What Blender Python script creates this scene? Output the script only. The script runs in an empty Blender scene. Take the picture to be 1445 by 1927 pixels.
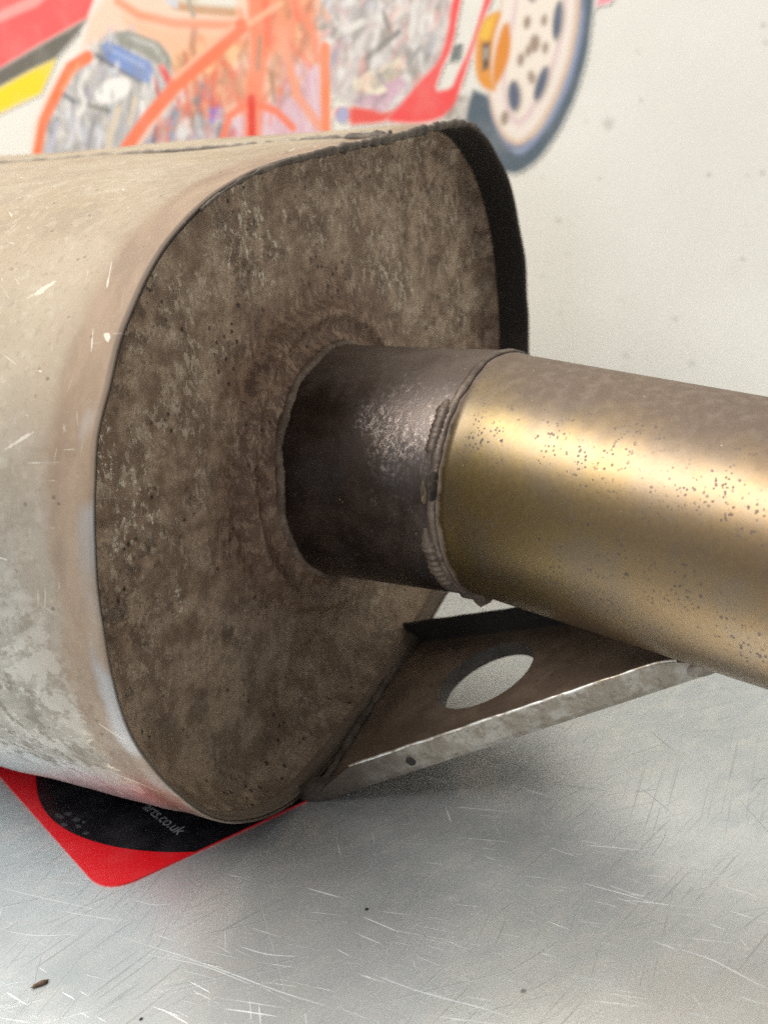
import bpy, bmesh, math, random
from mathutils import Vector as V, noise as NZ
from math import sin, cos, pi, radians, sqrt, hypot, atan2

# ------------------------------------------------------------------ camera, light, exposure
sc = bpy.context.scene
COL = sc.collection
cam_d = bpy.data.cameras.new('camera')
cam = bpy.data.objects.new('camera', cam_d); COL.objects.link(cam)
cam.location = (0, 0, 0.2)
cam.rotation_mode = 'YXZ'
def cam_orient(pitch, roll):
    from mathutils import Matrix
    fw = V((0, cos(pitch), -sin(pitch))); r0 = V((1, 0, 0)); u0 = r0.cross(fw)
    r = cos(roll)*r0 + sin(roll)*u0; u = -sin(roll)*r0 + cos(roll)*u0
    m = Matrix((r, u, -fw)).transposed()
    cam.rotation_mode = 'QUATERNION'; cam.rotation_quaternion = m.to_quaternion()
cam_orient(radians(20), radians(-6.0))
cam_d.sensor_fit = 'VERTICAL'; cam_d.sensor_height = 36; cam_d.sensor_width = 27
cam_d.lens = 2300/1927*36
cam_d.clip_start = 0.005; cam_d.clip_end = 50
cam_d.dof.use_dof = True; cam_d.dof.focus_distance = 0.314; cam_d.dof.aperture_fstop = 15
sc.camera = cam

w = bpy.data.worlds.new('World'); sc.world = w; w.use_nodes = True
bg = w.node_tree.nodes['Background']
bg.inputs[0].default_value = (0.93, 0.95, 1.0, 1); bg.inputs[1].default_value = 0.27
sc.view_settings.view_transform = 'Standard'; sc.view_settings.look = 'None'
sc.cycles.use_denoising = False; sc.cycles.use_adaptive_sampling = False; sc.cycles.sample_clamp_indirect = 3; sc.cycles.max_bounces = 6
sc.view_settings.gamma = 1; sc.view_settings.exposure = 0.0

def area(name, loc, aim, sx, sy, power, col):
    d = bpy.data.lights.new(name, 'AREA'); d.shape = 'RECTANGLE'; d.size = sx; d.size_y = sy
    d.energy = power; d.color = col
    o = bpy.data.objects.new(name, d); COL.objects.link(o)
    o.location = loc; o.rotation_euler = (V(aim)-V(loc)).to_track_quat('-Z', 'Y').to_euler()
    return o
# a broad ceiling light up to the left of the bench, and a weaker unseen fill lamp added front left to brighten the flank
area('ceiling_light', (-0.80, 0.30, 1.38), (0.0, 0.36, 0.08), 1.9, 0.8, 43, (1.0, 0.965, 0.90))
area('fill_light', (-0.95, -1.05, 0.75), (0, 0.38, 0.08), 0.9, 0.7, 4.5, (0.95, 0.98, 1.0))

# ------------------------------------------------------------------ frame of the silencer: s across the end, z up, d along the axis out of the end
C0 = V((-0.04568034, 0.28845305, 0.0)); N = V((0.85911009, -0.51179083, 0)); E = V((0.51179083, 0.85911009, 0)); Z = V((0, 0, 1))
def W3(s, z, d=0.0): return C0 + E*s + N*d + Z*z
random.seed(7)

# ------------------------------------------------------------------ helpers
def mesh_obj(name, verts, faces, mat=None, parent=None, uvs=None, smooth=True):
    me = bpy.data.meshes.new(name); me.from_pydata([tuple(v) for v in verts], [], faces)
    if uvs:
        ul = me.uv_layers.new(name='UVMap')
        for l in me.loops: ul.data[l.index].uv = uvs[l.vertex_index]
    if smooth:
        for p in me.polygons: p.use_smooth = True
    me.update()
    o = bpy.data.objects.new(name, me); COL.objects.link(o)
    if mat: me.materials.append(mat)
    if parent: o.parent = parent
    return o
def tag(o, label=None, cat=None, group=None, kind=None):
    for k, v in (('label', label), ('category', cat), ('group', group), ('kind', kind)):
        if v: o[k] = v
    return o
def empty(name, loc, label, cat):
    o = bpy.data.objects.new(name, None); COL.objects.link(o); o.empty_display_size = .02
    o['base'] = tuple(loc); return tag(o, label, cat)
class G:
    """grid / shape collector, one mesh"""
    def __init__(s): s.v = []; s.f = []; s.uv = []
    def grid(s, rows, uvrows=None, close_u=True, close_v=False):
        b = len(s.v); nu = len(rows[0]); nv = len(rows)
        for j, r in enumerate(rows):
            for i, p in enumerate(r):
                s.v.append(p); s.uv.append(uvrows[j][i] if uvrows else (0, 0))
        for j in range(nv if close_v else nv-1):
            for i in range(nu if close_u else nu-1):
                a = b+j*nu+i; c = b+j*nu+(i+1) % nu; k = (j+1) % nv
                s.f.append((a, c, b+k*nu+(i+1) % nu, b+k*nu+i))
        return b
    def fan(s, ring, centre):
        b = len(s.v); s.v += list(ring)+[centre]; s.uv += [(0, 0)]*(len(ring)+1); n = len(ring)
        for i in range(n): s.f.append((b+i, b+(i+1) % n, b+n))
    def build(s, name, mat, parent=None, smooth=True):
        o = mesh_obj(name, s.v, s.f, mat, parent, s.uv, smooth)
        bm = bmesh.new(); bm.from_mesh(o.data); bmesh.ops.recalc_face_normals(bm, faces=bm.faces); bm.to_mesh(o.data); bm.free()
        return o
def nz(p, sc_, seed=0): return NZ.noise(V((p[0]*sc_+seed*17.3, p[1]*sc_-seed*7.1, p[2]*sc_+seed*3.7)))
def bead(name, path, radius, mat, parent, closed=False, k=9, ripple=.0022, amp=.22, rough=.3, seed=0, flat=1.0, up=None):
    """weld bead: a tube with overlapping ripples and an uneven radius"""
    n = len(path); rows = []; uvr = []; L = 0
    for i, p in enumerate(path):
        a = path[(i-1) % n] if (closed or i) else p; b = path[(i+1) % n] if (closed or i < n-1) else p
        t = (b-a).normalized(); u = (up[i] if up else Z); x = t.cross(u).normalized(); y = x.cross(t)
        if i: L += (p-path[i-1]).length
        ph = (L/ripple + .35*nz(p, 300, seed)) % 1.0
        rr = radius(i/(n-1)) if callable(radius) else radius
        rr *= 1 + amp*(ph-.5) + rough*nz(p, 260, seed+1)
        rr = max(rr, .00005)
        rows.append([p + x*cos(q)*rr + y*sin(q)*rr*flat for q in [2*pi*j/k for j in range(k)]])
        uvr.append([(j*rr, L) for j in range(k)])
    g = G(); g.grid(rows, uvr, True, closed)
    if not closed: g.fan(rows[0], path[0]); g.fan(rows[-1], path[-1])
    return g.build(name, mat, parent)

def srgb(c):
    return tuple(((x/255/12.92) if x/255 <= .04045 else ((x/255+.055)/1.055)**2.4) for x in c)
class M:
    """small node-tree writer"""
    def __init__(s, name, rough=.6, metal=0.0, spec=.5):
        s.m = bpy.data.materials.new(name); s.m.use_nodes = True; s.t = s.m.node_tree; s.n = s.t.nodes
        s.b = s.n['Principled BSDF']; s.set('Roughness', rough); s.set('Metallic', metal); s.set('Specular IOR Level', spec)
    def link(s, a, b): s.t.links.new(a, b)
    def put(s, sock, v):
        if isinstance(v, bpy.types.NodeSocket): s.link(v, sock)
        elif isinstance(v, (tuple, list)) and sock.type == 'RGBA': sock.default_value = (*v[:3], 1)
        else: sock.default_value = v
    def set(s, name, v): s.put(s.b.inputs[name], v)
    def uv(s): 
        n = s.n.new('ShaderNodeUVMap'); n.uv_map = 'UVMap'; return n.outputs[0]
    def obj(s): return s.n.new('ShaderNodeTexCoord').outputs['Object']
    def map(s, vec, scale=(1, 1, 1), rot=0.0, loc=(0, 0, 0)):
        if rot and scale != (1, 1, 1): vec = s.map(vec, rot=rot); rot = 0.0
        n = s.n.new('ShaderNodeMapping'); s.link(vec, n.inputs[0]); n.inputs['Scale'].default_value = scale
        n.inputs['Rotation'].default_value = (0, 0, rot); n.inputs['Location'].default_value = loc; return n.outputs[0]
    def noise(s, vec, scale, detail=5, rough=.55, dist=0.0):
        n = s.n.new('ShaderNodeTexNoise'); s.link(vec, n.inputs['Vector']); n.inputs['Scale'].default_value = scale
        n.inputs['Detail'].default_value = detail; n.inputs['Roughness'].default_value = rough; n.inputs['Distortion'].default_value = dist
        return n.outputs['Fac']
    def voro(s, vec, scale, feature='F1', out='Distance', rnd=1.0):
        n = s.n.new('ShaderNodeTexVoronoi'); s.link(vec, n.inputs['Vector']); n.inputs['Scale'].default_value = scale
        n.feature = feature; n.inputs['Randomness'].default_value = rnd; return n.outputs[out]
    def step(s, f, a, b, lo=0.0, hi=1.0):
        n = s.n.new('ShaderNodeMapRange'); n.interpolation_type = 'SMOOTHSTEP'; s.put(n.inputs[0], f)
        for i, x in enumerate((a, b, lo, hi)): n.inputs[i+1].default_value = x
        if a > b:
            n.inputs[1].default_value = b; n.inputs[2].default_value = a; n.inputs[3].default_value = hi; n.inputs[4].default_value = lo
        return n.outputs[0]
    def math(s, op, a, b=0.0, clamp=False):
        n = s.n.new('ShaderNodeMath'); n.operation = op; n.use_clamp = clamp; s.put(n.inputs[0], a); s.put(n.inputs[1], b); return n.outputs[0]
    def mul(s, a, b): return s.math('MULTIPLY', a, b)
    def add(s, a, b): return s.math('ADD', a, b)
    def mx(s, a, b): return s.math('MAXIMUM', a, b)
    def mix(s, f, a, b):
        n = s.n.new('ShaderNodeMix'); n.data_type = 'RGBA'; s.put(n.inputs[0], f); s.put(n.inputs[6], a); s.put(n.inputs[7], b); return n.outputs[2]
    def ramp(s, f, stops):
        n = s.n.new('ShaderNodeValToRGB'); s.link(f, n.inputs[0]); r = n.color_ramp
        while len(r.elements) < len(stops): r.elements.new(.5)
        for e, (p, c) in zip(r.elements, stops): e.position = p; e.color = (*c, 1)
        return n.outputs[0]
    def sep(s, vec):
        n = s.n.new('ShaderNodeSeparateXYZ'); s.link(vec, n.inputs[0]); return n.outputs
    def dist(s, vec, p):
        n = s.n.new('ShaderNodeVectorMath'); n.operation = 'DISTANCE'; s.link(vec, n.inputs[0]); n.inputs[1].default_value = p; return n.outputs['Value']
    def bump(s, h, strength=.3, distance=.0005):
        n = s.n.new('ShaderNodeBump'); s.link(h, n.inputs['Height']); n.inputs['Strength'].default_value = strength
        n.inputs['Distance'].default_value = distance; s.link(n.outputs[0], s.b.inputs['Normal'])
    def attr(s, name):
        n = s.n.new('ShaderNodeAttribute'); n.attribute_name = name; return n.outputs['Color']
    def normal(s): return s.n.new('ShaderNodeNewGeometry').outputs['Normal']

# ------------------------------------------------------------------ materials
def mat_worktop():
    m = M('scratched_zinc', metal=.82); p = m.uv()
    cloud = m.noise(p, 12, 5, .6); span = m.noise(m.map(p, (1, 2.0, 1), radians(-60)), 80, 6, .68)
    base = m.mix(m.step(cloud, .3, .7), (.64, .69, .715), (.80, .835, .85))
    base = m.mix(m.mul(m.step(span, .46, .62), .55), base, (.83, .835, .83))
    g1 = m.noise(m.map(p, (70, 2000, 1)), 1, 3, .6); g2 = m.noise(m.map(p, (70, 1800, 1), radians(-75), (3, 5, 0)), 1, 3, .6)
    base = m.mix(m.mul(m.step(g1, .5, .78), .10), base, (.88, .885, .89)); base = m.mix(m.mul(m.step(g2, .5, .78), .20), base, (.42, .43, .435))
    br = None; dk = None
    for ang, a, c, lo, hi, kind, seed in ((0, 26, 1000, .685, .73, 1, 1), (9, 45, 1200, .69, .73, 1, 2), (-12, 20, 1300, .69, .73, 1, 3), (52, 34, 1300, .70, .74, 1, 4),
                                       (-78, 18, 1000, .63, .68, 0, 5), (-98, 16, 1200, .64, .69, 0, 6), (-42, 20, 1400, .645, .69, 0, 7), (-64, 24, 1100, .64, .69, 0, 8), (-5, 22, 1300, .66, .70, 0, 10)):
        q = m.map(p, (a, c, 1), radians(ang), (seed*3.1, seed*5.7, 0))
        f = m.step(m.noise(q, 1, 2, .5, .12), lo, hi)
        f = m.mul(f, m.step(m.noise(m.map(p, loc=(seed, seed, 0)), 24, 4, .62), .44, .58))
        if kind: br = f if br is None else m.mx(br, f)
        else: dk = f if dk is None else m.mx(dk, f)
    dirt = m.step(m.noise(p, 60, 6, .7), .58, .8)
    col = m.mix(m.mul(dk, .38), base, (.36, .375, .385)); col = m.mix(m.mul(br, .30), col, (.95, .955, .96))
    col = m.mix(m.mul(dirt, .25), col, (.40, .37, .32))
    speck = m.mul(m.step(m.voro(p, 90), .10, .05), m.step(m.noise(p, 30, 3), .55, .62)); col = m.mix(m.mul(speck, .7), col, (.12, .11, .10))
    m.set('Base Color', col)
    m.set('Metallic', m.math('SUBTRACT', .74, m.mul(br, .35)))
    m.set('Roughness', m.add(.28, m.add(m.mul(m.noise(p, 40, 4), .14), m.mul(br, .15))))
    hgt = m.add(m.mul(m.noise(p, 300, 5, .6), .4), m.add(m.mul(br, .6), m.add(m.mul(dk, -.8), m.mul(g1, .25))))
    m.bump(hgt, .35, .00012); return m.m
def mat_scratch():
    m = M('bright_scratch', .5, .4); m.set('Base Color', (.76, .785, .80)); return m.m
def mat_dark_scratch():
    m = M('dark_scratch', .6, .4); m.set('Base Color', (.48, .50, .51)); return m.m
def mat_wall():
    m = M('painted_wall', .75, 0, .3); p = m.uv()
    c = m.mix(m.step(m.noise(p, 9, 4), .35, .7), (.85, .83, .76), (.90, .88, .82))
    c = m.mix(m.mul(m.step(m.noise(p, 22, 5, .6), .55, .75), .35), c, (.76, .74, .66))
    v = m.voro(m.map(p, loc=(.3, .1, 0)), 26); sp = m.step(v, .16, .05)
    sp = m.mul(sp, m.step(m.noise(p, 40, 3), .5, .62))
    for (x, y, r, s_) in WALLSPOTS:
        f = m.mul(m.step(m.add(m.dist(p, (x, y, 0)), m.mul(m.add(m.noise(p, 260, 4), -.5), r*1.1)), r*1.15, r*.05), s_); sp = m.mx(sp, f)
    c = m.mix(m.mul(sp, .55), c, (.40, .38, .31)); m.set('Base Color', c)
    m.bump(m.noise(p, 120, 5), .12, .0006); return m.m
def mat_flat(name, col, rough=.6, spec=.4):
    m = M(name, rough, 0, spec); p = m.obj()
    m.set('Base Color', m.mix(m.mul(m.step(m.noise(p, 90, 5), .4, .75), .14), col, tuple(min(1, x*.7+.12) for x in col))); return m.m
def mat_print():
    m = M('faded_print', .6, 0, .3); p = m.obj(); c = m.attr('Col')
    m.set('Base Color', m.mix(m.step(m.noise(p, 55, 4), .4, .8, .02, .14), c, (.84, .78, .72))); return m.m

def mat_shell():
    m = M('aluminised_shell', metal=.25, spec=.4); p = m.uv(); x, y, _ = m.sep(p)   # x: arc length round, y: distance from the rim (<0)
    cl = m.noise(p, 16, 6, .6); fi = m.noise(p, 230, 7, .68); st = m.noise(m.map(p, (1.0, .35, 1), radians(8)), 60, 7, .68); mid = m.noise(m.map(p, loc=(.2, .6, 0)), 48, 7, .66)
    dusty = m.mix(m.step(cl, .32, .68), (.315, .242, .163), (.39, .325, .238))
    flank = m.mix(m.step(st, .40, .62), (.255, .235, .198), (.36, .34, .302))
    low = m.step(m.add(x, m.mul(m.add(cl, -.5), .08)), .215, .115)       # dusty upper flank to bare lower flank
    c = m.mix(low, dusty, flank)
    c = m.mix(m.mul(m.step(mid, .50, .60), .38), c, m.mix(low, (.255, .20, .145), (.50, .49, .455)))
    c = m.mix(m.mul(m.step(fi, .5, .64), .35), c, (.50, .455, .375))
    c = m.mix(m.mul(m.step(m.noise(m.map(p, loc=(.8, .5, 0)), 420, 6, .7), .54, .64), .40), c, (.21, .175, .13))
    # the lowest strip is bright clean metal, with dark speckle and pale worn patches along its upper border
    lw = m.add(x, m.add(m.mul(m.add(mid, -.5), .05), m.mul(y, .10))); bright = m.step(lw, .078, .056)
    c = m.mix(m.mul(bright, .85), c, m.mix(fi, (.60, .625, .64), (.72, .735, .74)))
    bord = m.mul(m.step(lw, .054, .070), m.step(lw, .145, .100))
    wornp = m.mul(bord, m.step(m.noise(m.map(p, (1, .6, 1), radians(25)), 95, 9, .74), .50, .545)); c = m.mix(m.mul(wornp, .6), c, (.58, .565, .52))
    pt = m.mul(m.mul(m.step(lw, .048, .068), m.step(lw, .145, .110)), m.mul(m.step(m.noise(m.map(p, loc=(.35, .75, 0)), 170, 8, .74), .51, .56), m.step(m.noise(m.map(p, loc=(.4, .2, 0)), 30, 4), .44, .54)))
    c = m.mix(m.mul(pt, .8), c, (.155, .135, .105))
    # heat band beside the rim
    wob = m.add(y, m.mul(m.add(m.noise(p, 38, 7, .66), -.5), .010))
    band = m.step(wob, -.0160, -.0110); edge = m.mul(m.step(wob, -.0185, -.0150), m.step(wob, -.0112, -.0140))
    bc = m.mix(m.step(m.noise(m.map(p, (.4, 1, 1)), 110, 7, .66), .38, .62), (.20, .128, .085), (.31, .215, .145))
    c = m.mix(m.mul(band, m.mix(low, (.9,)*3, (.72,)*3)), c, bc)
    soft = m.mul(m.step(wob, -.034, -.014), .35); c = m.mix(soft, c, (.30, .22, .155))
    pale = m.mul(m.mul(edge, m.step(m.noise(m.map(p, loc=(.1, .9, 0)), 13, 3), .48, .58)), m.step(m.noise(m.map(p, (1, .6, 1)), 260, 7, .72), .52, .58)); c = m.mix(m.mul(pale, .85), c, (.68, .60, .46))
    near = m.mul(m.step(x, .015, .05), m.step(x, .20, .15)); bare = m.mul(near, m.mul(m.step(m.add(y, m.mul(m.add(m.noise(p, 60, 6), -.5), .007)), -.0062, -.0030), m.step(m.noise(m.map(p, loc=(.7, .3, 0)), 18, 3), .42, .54)))
    c = m.mix(m.mul(bare, .75), c, (.42, .425, .44))
    lipc = m.mul(m.step(y, -.0016, -.0009), m.math('SUBTRACT', 1.0, m.mul(near, .8))); c = m.mix(m.mul(lipc, .85), c, (.11, .082, .064))
    # scratches and scrapes
    scr = None
    for ang, a, b, lo, hi, seed in ((52, 70, 1100, .70, .74, 1), (64, 45, 700, .70, .74, 2), (-10, 60, 1300, .70, .74, 3), (95, 50, 1000, .70, .74, 4), (20, 55, 800, .70, .74, 5), (58, 130, 420, .715, .74, 6)):
        f = m.step(m.noise(m.map(p, (a, b, 1), radians(ang), (seed*2.3, seed*4.1, 0)), 1, 2, .5, .2), lo, hi)
        f = m.mul(f, m.step(m.noise(m.map(p, loc=(seed*1.3, 0, 0)), 24, 4), .48, .58)); scr = f if scr is None else m.mx(scr, f)
    c = m.mix(m.mul(scr, .7), c, (.72, .68, .60))
    wv = m.mul(m.add(m.noise(p, 520, 6, .74), -.5), 2.6); hero = None
    for (z_, d_, l_, w_, a_) in ((.158, -.030, .0042, .0011, 48), (.126, -.0230, .0055, .0005, 62), (.036, -.0125, .0062, .0008, -52), (.100, -.034, .0095, .0003, 96)):
        n = s_arc(z_); q = m.map(m.map(p, loc=(-n, -d_, 0)), rot=radians(-a_)); q = m.map(q, (1/l_, 1/w_, 1))
        f = m.step(m.add(m.dist(q, (0, 0, 0)), wv), 1.0, .6); hero = f if hero is None else m.mx(hero, f)
    c = m.mix(m.mul(hero, .55), c, (.70, .66, .58))
    pit = m.mul(m.step(m.add(m.voro(p, 300), m.mul(m.add(fi, -.5), .3)), .22, .08), m.step(m.noise(p, 70, 3), .52, .62)); c = m.mix(m.mul(pit, .7), c, (.12, .085, .06))
    m.set('Base Color', c); m.set('Metallic', m.add(.08, m.add(m.mul(low, .22), m.mx(m.mul(bright, .55), m.mul(bare, .5)))))
    m.set('Roughness', m.add(m.math('SUBTRACT', m.step(low, 0, 1, .62, .46), m.mul(bright, .16)), m.mul(fi, .14)))
    m.bump(m.add(m.mul(fi, .7), m.add(m.mul(mid, .5), m.add(m.mul(scr, .8), m.mul(pit, -1.2)))), .45, .0003); return m.m
def mat_cap():
    m = M('rusty_end_plate', metal=.1, spec=.35); u = m.uv(); x, y, _ = m.sep(u)
    p = m.map(m.obj(), rot=-atan2(E.y, E.x))               # across the end, along the axis, up
    stre = m.map(p, (1.4, 1, .8)); L = lambda a, b: m.map(p, loc=(a, b, 0)); upz = m.step(y, -.03, .03)
    a = m.noise(p, 95, 9, .72); b = m.noise(stre, 300, 9, .74, .3); cc = m.noise(p, 760, 6, .7); big = m.noise(p, 17, 4)
    c = m.mix(m.step(a, .43, .57), (.275, .182, .122), (.54, .392, .276))
    c = m.mix(m.mul(m.step(cc, .42, .60), .5), c, (.150, .102, .071))
    lace = m.mul(m.step(b, .49, .55), m.step(m.noise(L(.3, .9), 70, 7, .66), .45, .55))
    c = m.mix(m.mul(lace, m.add(.40, m.mul(upz, .38))), c, (.62, .50, .375))
    pale = m.mul(m.step(cc, .49, .56), m.mul(m.step(b, .51, .56), m.step(m.noise(L(.9, .1), 34, 6), .535, .60)))
    c = m.mix(m.mul(pale, .95), c, (.84, .75, .60))
    dark = m.mul(m.step(m.noise(L(.5, .2), 210, 8, .72), .51, .57), m.step(m.noise(L(.15, .4), 30, 4), .45, .57)); c = m.mix(m.mul(dark, .6), c, (.095, .063, .045))
    d = m.dist(u, (-.004, -.004, 0)); dw = m.add(d, m.mul(m.add(m.noise(p, 45, 6, .62), -.5), .03))
    ring = m.step(dw, .068, .046); c = m.mix(m.mul(ring, .75), c, m.mix(m.step(b, .44, .56), (.120, .064, .043), (.30, .180, .120)))  # rust ring, its colour deepened for shade on the collar's hollow side
    low = m.step(m.add(y, m.mul(m.add(big, -.5), .06)), -.01, -.07); c = m.mix(m.mul(low, .55), c, m.mix(m.step(a, .42, .58), (.245, .182, .122), (.39, .300, .212)))
    brown = m.mul(m.step(m.add(x, m.mul(y, -.9)), .075, .125), m.step(y, 0.0, -.03)); c = m.mix(m.mul(brown, .6), c, (.26, .175, .115))
    pit = m.mul(m.step(m.add(m.voro(p, 300), m.mul(m.add(cc, -.5), .3)), .24, .08), m.step(m.noise(p, 55, 3), .50, .60)); c = m.mix(m.mul(pit, .85), c, (.025, .018, .014))
    m.set('Base Color', c); m.set('Roughness', m.add(.48, m.mul(a, .3)))
    m.bump(m.add(m.mul(a, .7), m.add(m.mul(cc, .6), m.add(m.mul(lace, .35), m.mul(pit, -1.5)))), .7, .0005); return m.m
def mat_stub():
    m = M('heat_blackened_pipe', metal=.75); p = m.uv(); x, y, _ = m.sep(p)
    a = m.noise(p, 90, 7, .66); f = m.noise(p, 520, 5, .7)
    c = m.mix(m.step(a, .35, .68), (.052, .037, .031), (.115, .086, .073))
    blue = m.mul(m.step(m.noise(p, 34, 4), .50, .68), .45); c = m.mix(blue, c, (.10, .105, .12))
    worn = m.mul(m.step(m.noise(m.map(p, (1, .8, 1)), 330, 7, .72), .53, .66), m.step(m.noise(m.map(p, loc=(.25, .4, 0)), 32, 4), .52, .66))
    wp = m.add(m.dist(m.obj(), (0.0102, 0.3202, 0.1091)), m.mul(m.add(a, -.5), .03)); worn = m.mx(m.mul(worn, .45), m.mul(m.step(wp, .020, .007), m.step(m.noise(p, 520, 8, .78), .48, .64)))
    c = m.mix(m.mul(m.step(wp, .024, .006), .35), c, (.25, .215, .205)); c = m.mix(m.mul(worn, .6), c, (.55, .46, .40))
    nx = m.sep(m.normal())[2]; dust = m.mul(m.step(m.add(nx, m.mul(m.add(a, -.5), .4)), .66, 1.08), .8)
    c = m.mix(dust, c, (.135, .098, .076))
    spk = m.mul(m.step(m.voro(p, 420), .16, .08), m.step(m.noise(p, 120, 3), .56, .66)); c = m.mix(m.mul(spk, .7), c, (.55, .45, .36))
    m.set('Base Color', c); m.set('Metallic', m.math('SUBTRACT', .78, m.mul(dust, .8)))
    m.set('Roughness', m.add(.26, m.add(m.mul(f, .16), m.mul(dust, .4))))
    m.bump(m.add(m.mul(f, .6), m.add(m.mul(worn, .5), m.mul(spk, .8))), .30, .0002); return m.m
def mat_gold():
    m = M('gold_tinted_steel', metal=.9); p = m.uv(); x, y, _ = m.sep(p)
    a = m.noise(p, 50, 6, .6); f = m.noise(p, 600, 4, .65); warp = m.add(y, m.mul(m.add(m.noise(p, 30, 4), -.5), .03))
    c = m.ramp(m.math('DIVIDE', warp, .11), [(0.0, (.19, .145, .085)), (.06, (.265, .195, .085)), (.32, (.265, .190, .092)), (.6, (.255, .178, .10)), (.82, (.245, .170, .095)), (1.0, (.235, .160, .098))])
    c = m.mix(m.mul(m.step(a, .42, .62), .6), c, (.215, .17, .125))
    s1 = m.mul(m.step(m.add(m.voro(p, 760), m.mul(m.add(f, -.5), 1.3)), .34, .16), m.step(m.noise(m.map(p, loc=(.1, .2, 0)), 70, 7, .68), .43, .56))
    s2 = m.mul(m.step(m.add(m.voro(m.map(p, loc=(2, 1, 0)), 260), m.mul(m.add(m.noise(p, 520, 6, .75), -.5), 1.3)), .18, .02), m.step(m.noise(m.map(p, loc=(.6, .8, 0)), 45, 3), .50, .60))
    sp = m.mx(m.mul(s1, .75), s2); c = m.mix(m.mul(sp, .9), c, (.055, .042, .045))
    nn = m.sep(m.normal())[2]; dust = m.mul(m.step(m.add(nn, m.mul(m.add(m.noise(p, 35, 5), -.5), .35)), .66, 1.0), .92)
    c = m.mix(dust, c, m.mix(m.step(m.noise(p, 260, 5), .4, .7), (.135, .096, .073), (.185, .137, .106)))
    haz = m.step(m.add(y, m.mul(m.add(m.noise(p, 160, 5), -.5), .004)), .0035, .0015); c = m.mix(m.mul(haz, .85), c, (.20, .15, .13))
    gr = m.mul(m.step(m.voro(m.map(p, loc=(5, 3, 0)), 520), .13, .07), m.step(m.noise(p, 150, 3), .58, .66)); c = m.mix(m.mul(gr, .6), c, (.70, .60, .48))
    m.set('Base Color', c); k = m.mx(m.mx(m.mul(dust, .85), m.mul(sp, .35)), m.mul(haz, .8))
    m.set('Metallic', m.math('SUBTRACT', .92, k)); m.set('Roughness', m.add(.29, m.add(m.mul(f, .12), m.mul(k, .45))))
    m.bump(m.add(m.mul(f, .5), m.add(m.mul(sp, -.25), m.mul(gr, .4))), .22, .00012); return m.m
def mat_weld(name='weld_metal', a=(.10, .074, .059), b=(.205, .158, .125), metal=.45, rough=.5):
    m = M(name, rough, metal); p = m.obj(); n1 = m.noise(p, 180, 6, .65); n2 = m.noise(p, 700, 4, .65)
    c = m.mix(m.step(n1, .36, .66), a, b); c = m.mix(m.mul(m.step(n2, .58, .7), .5), c, tuple(min(1, x*1.8) for x in b))
    m.set('Base Color', c); m.bump(m.add(m.mul(n1, .5), m.mul(n2, .6)), .5, .0004); return m.m
def mat_bracket(name, a, b, rust, rough, metal, speck):
    m = M(name, rough, metal); p = m.obj(); n1 = m.noise(p, 70, 7, .65); n2 = m.noise(p, 380, 6, .68)
    c = m.mix(m.step(n1, .36, .66), a, b); c = m.mix(m.mul(m.step(n2, .52, .68), .55), c, rust)
    pt = m.mul(m.step(m.add(m.voro(p, 330), m.mul(m.add(n2, -.5), .4)), .24, .10), m.step(m.noise(p, 60, 4), .50, .60)); c = m.mix(m.mul(pt, speck), c, (.05, .035, .025))
    m.set('Base Color', c); m.bump(m.add(m.mul(n2, .6), m.mul(n1, .5)), .4, .0003); return m.m

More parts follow.
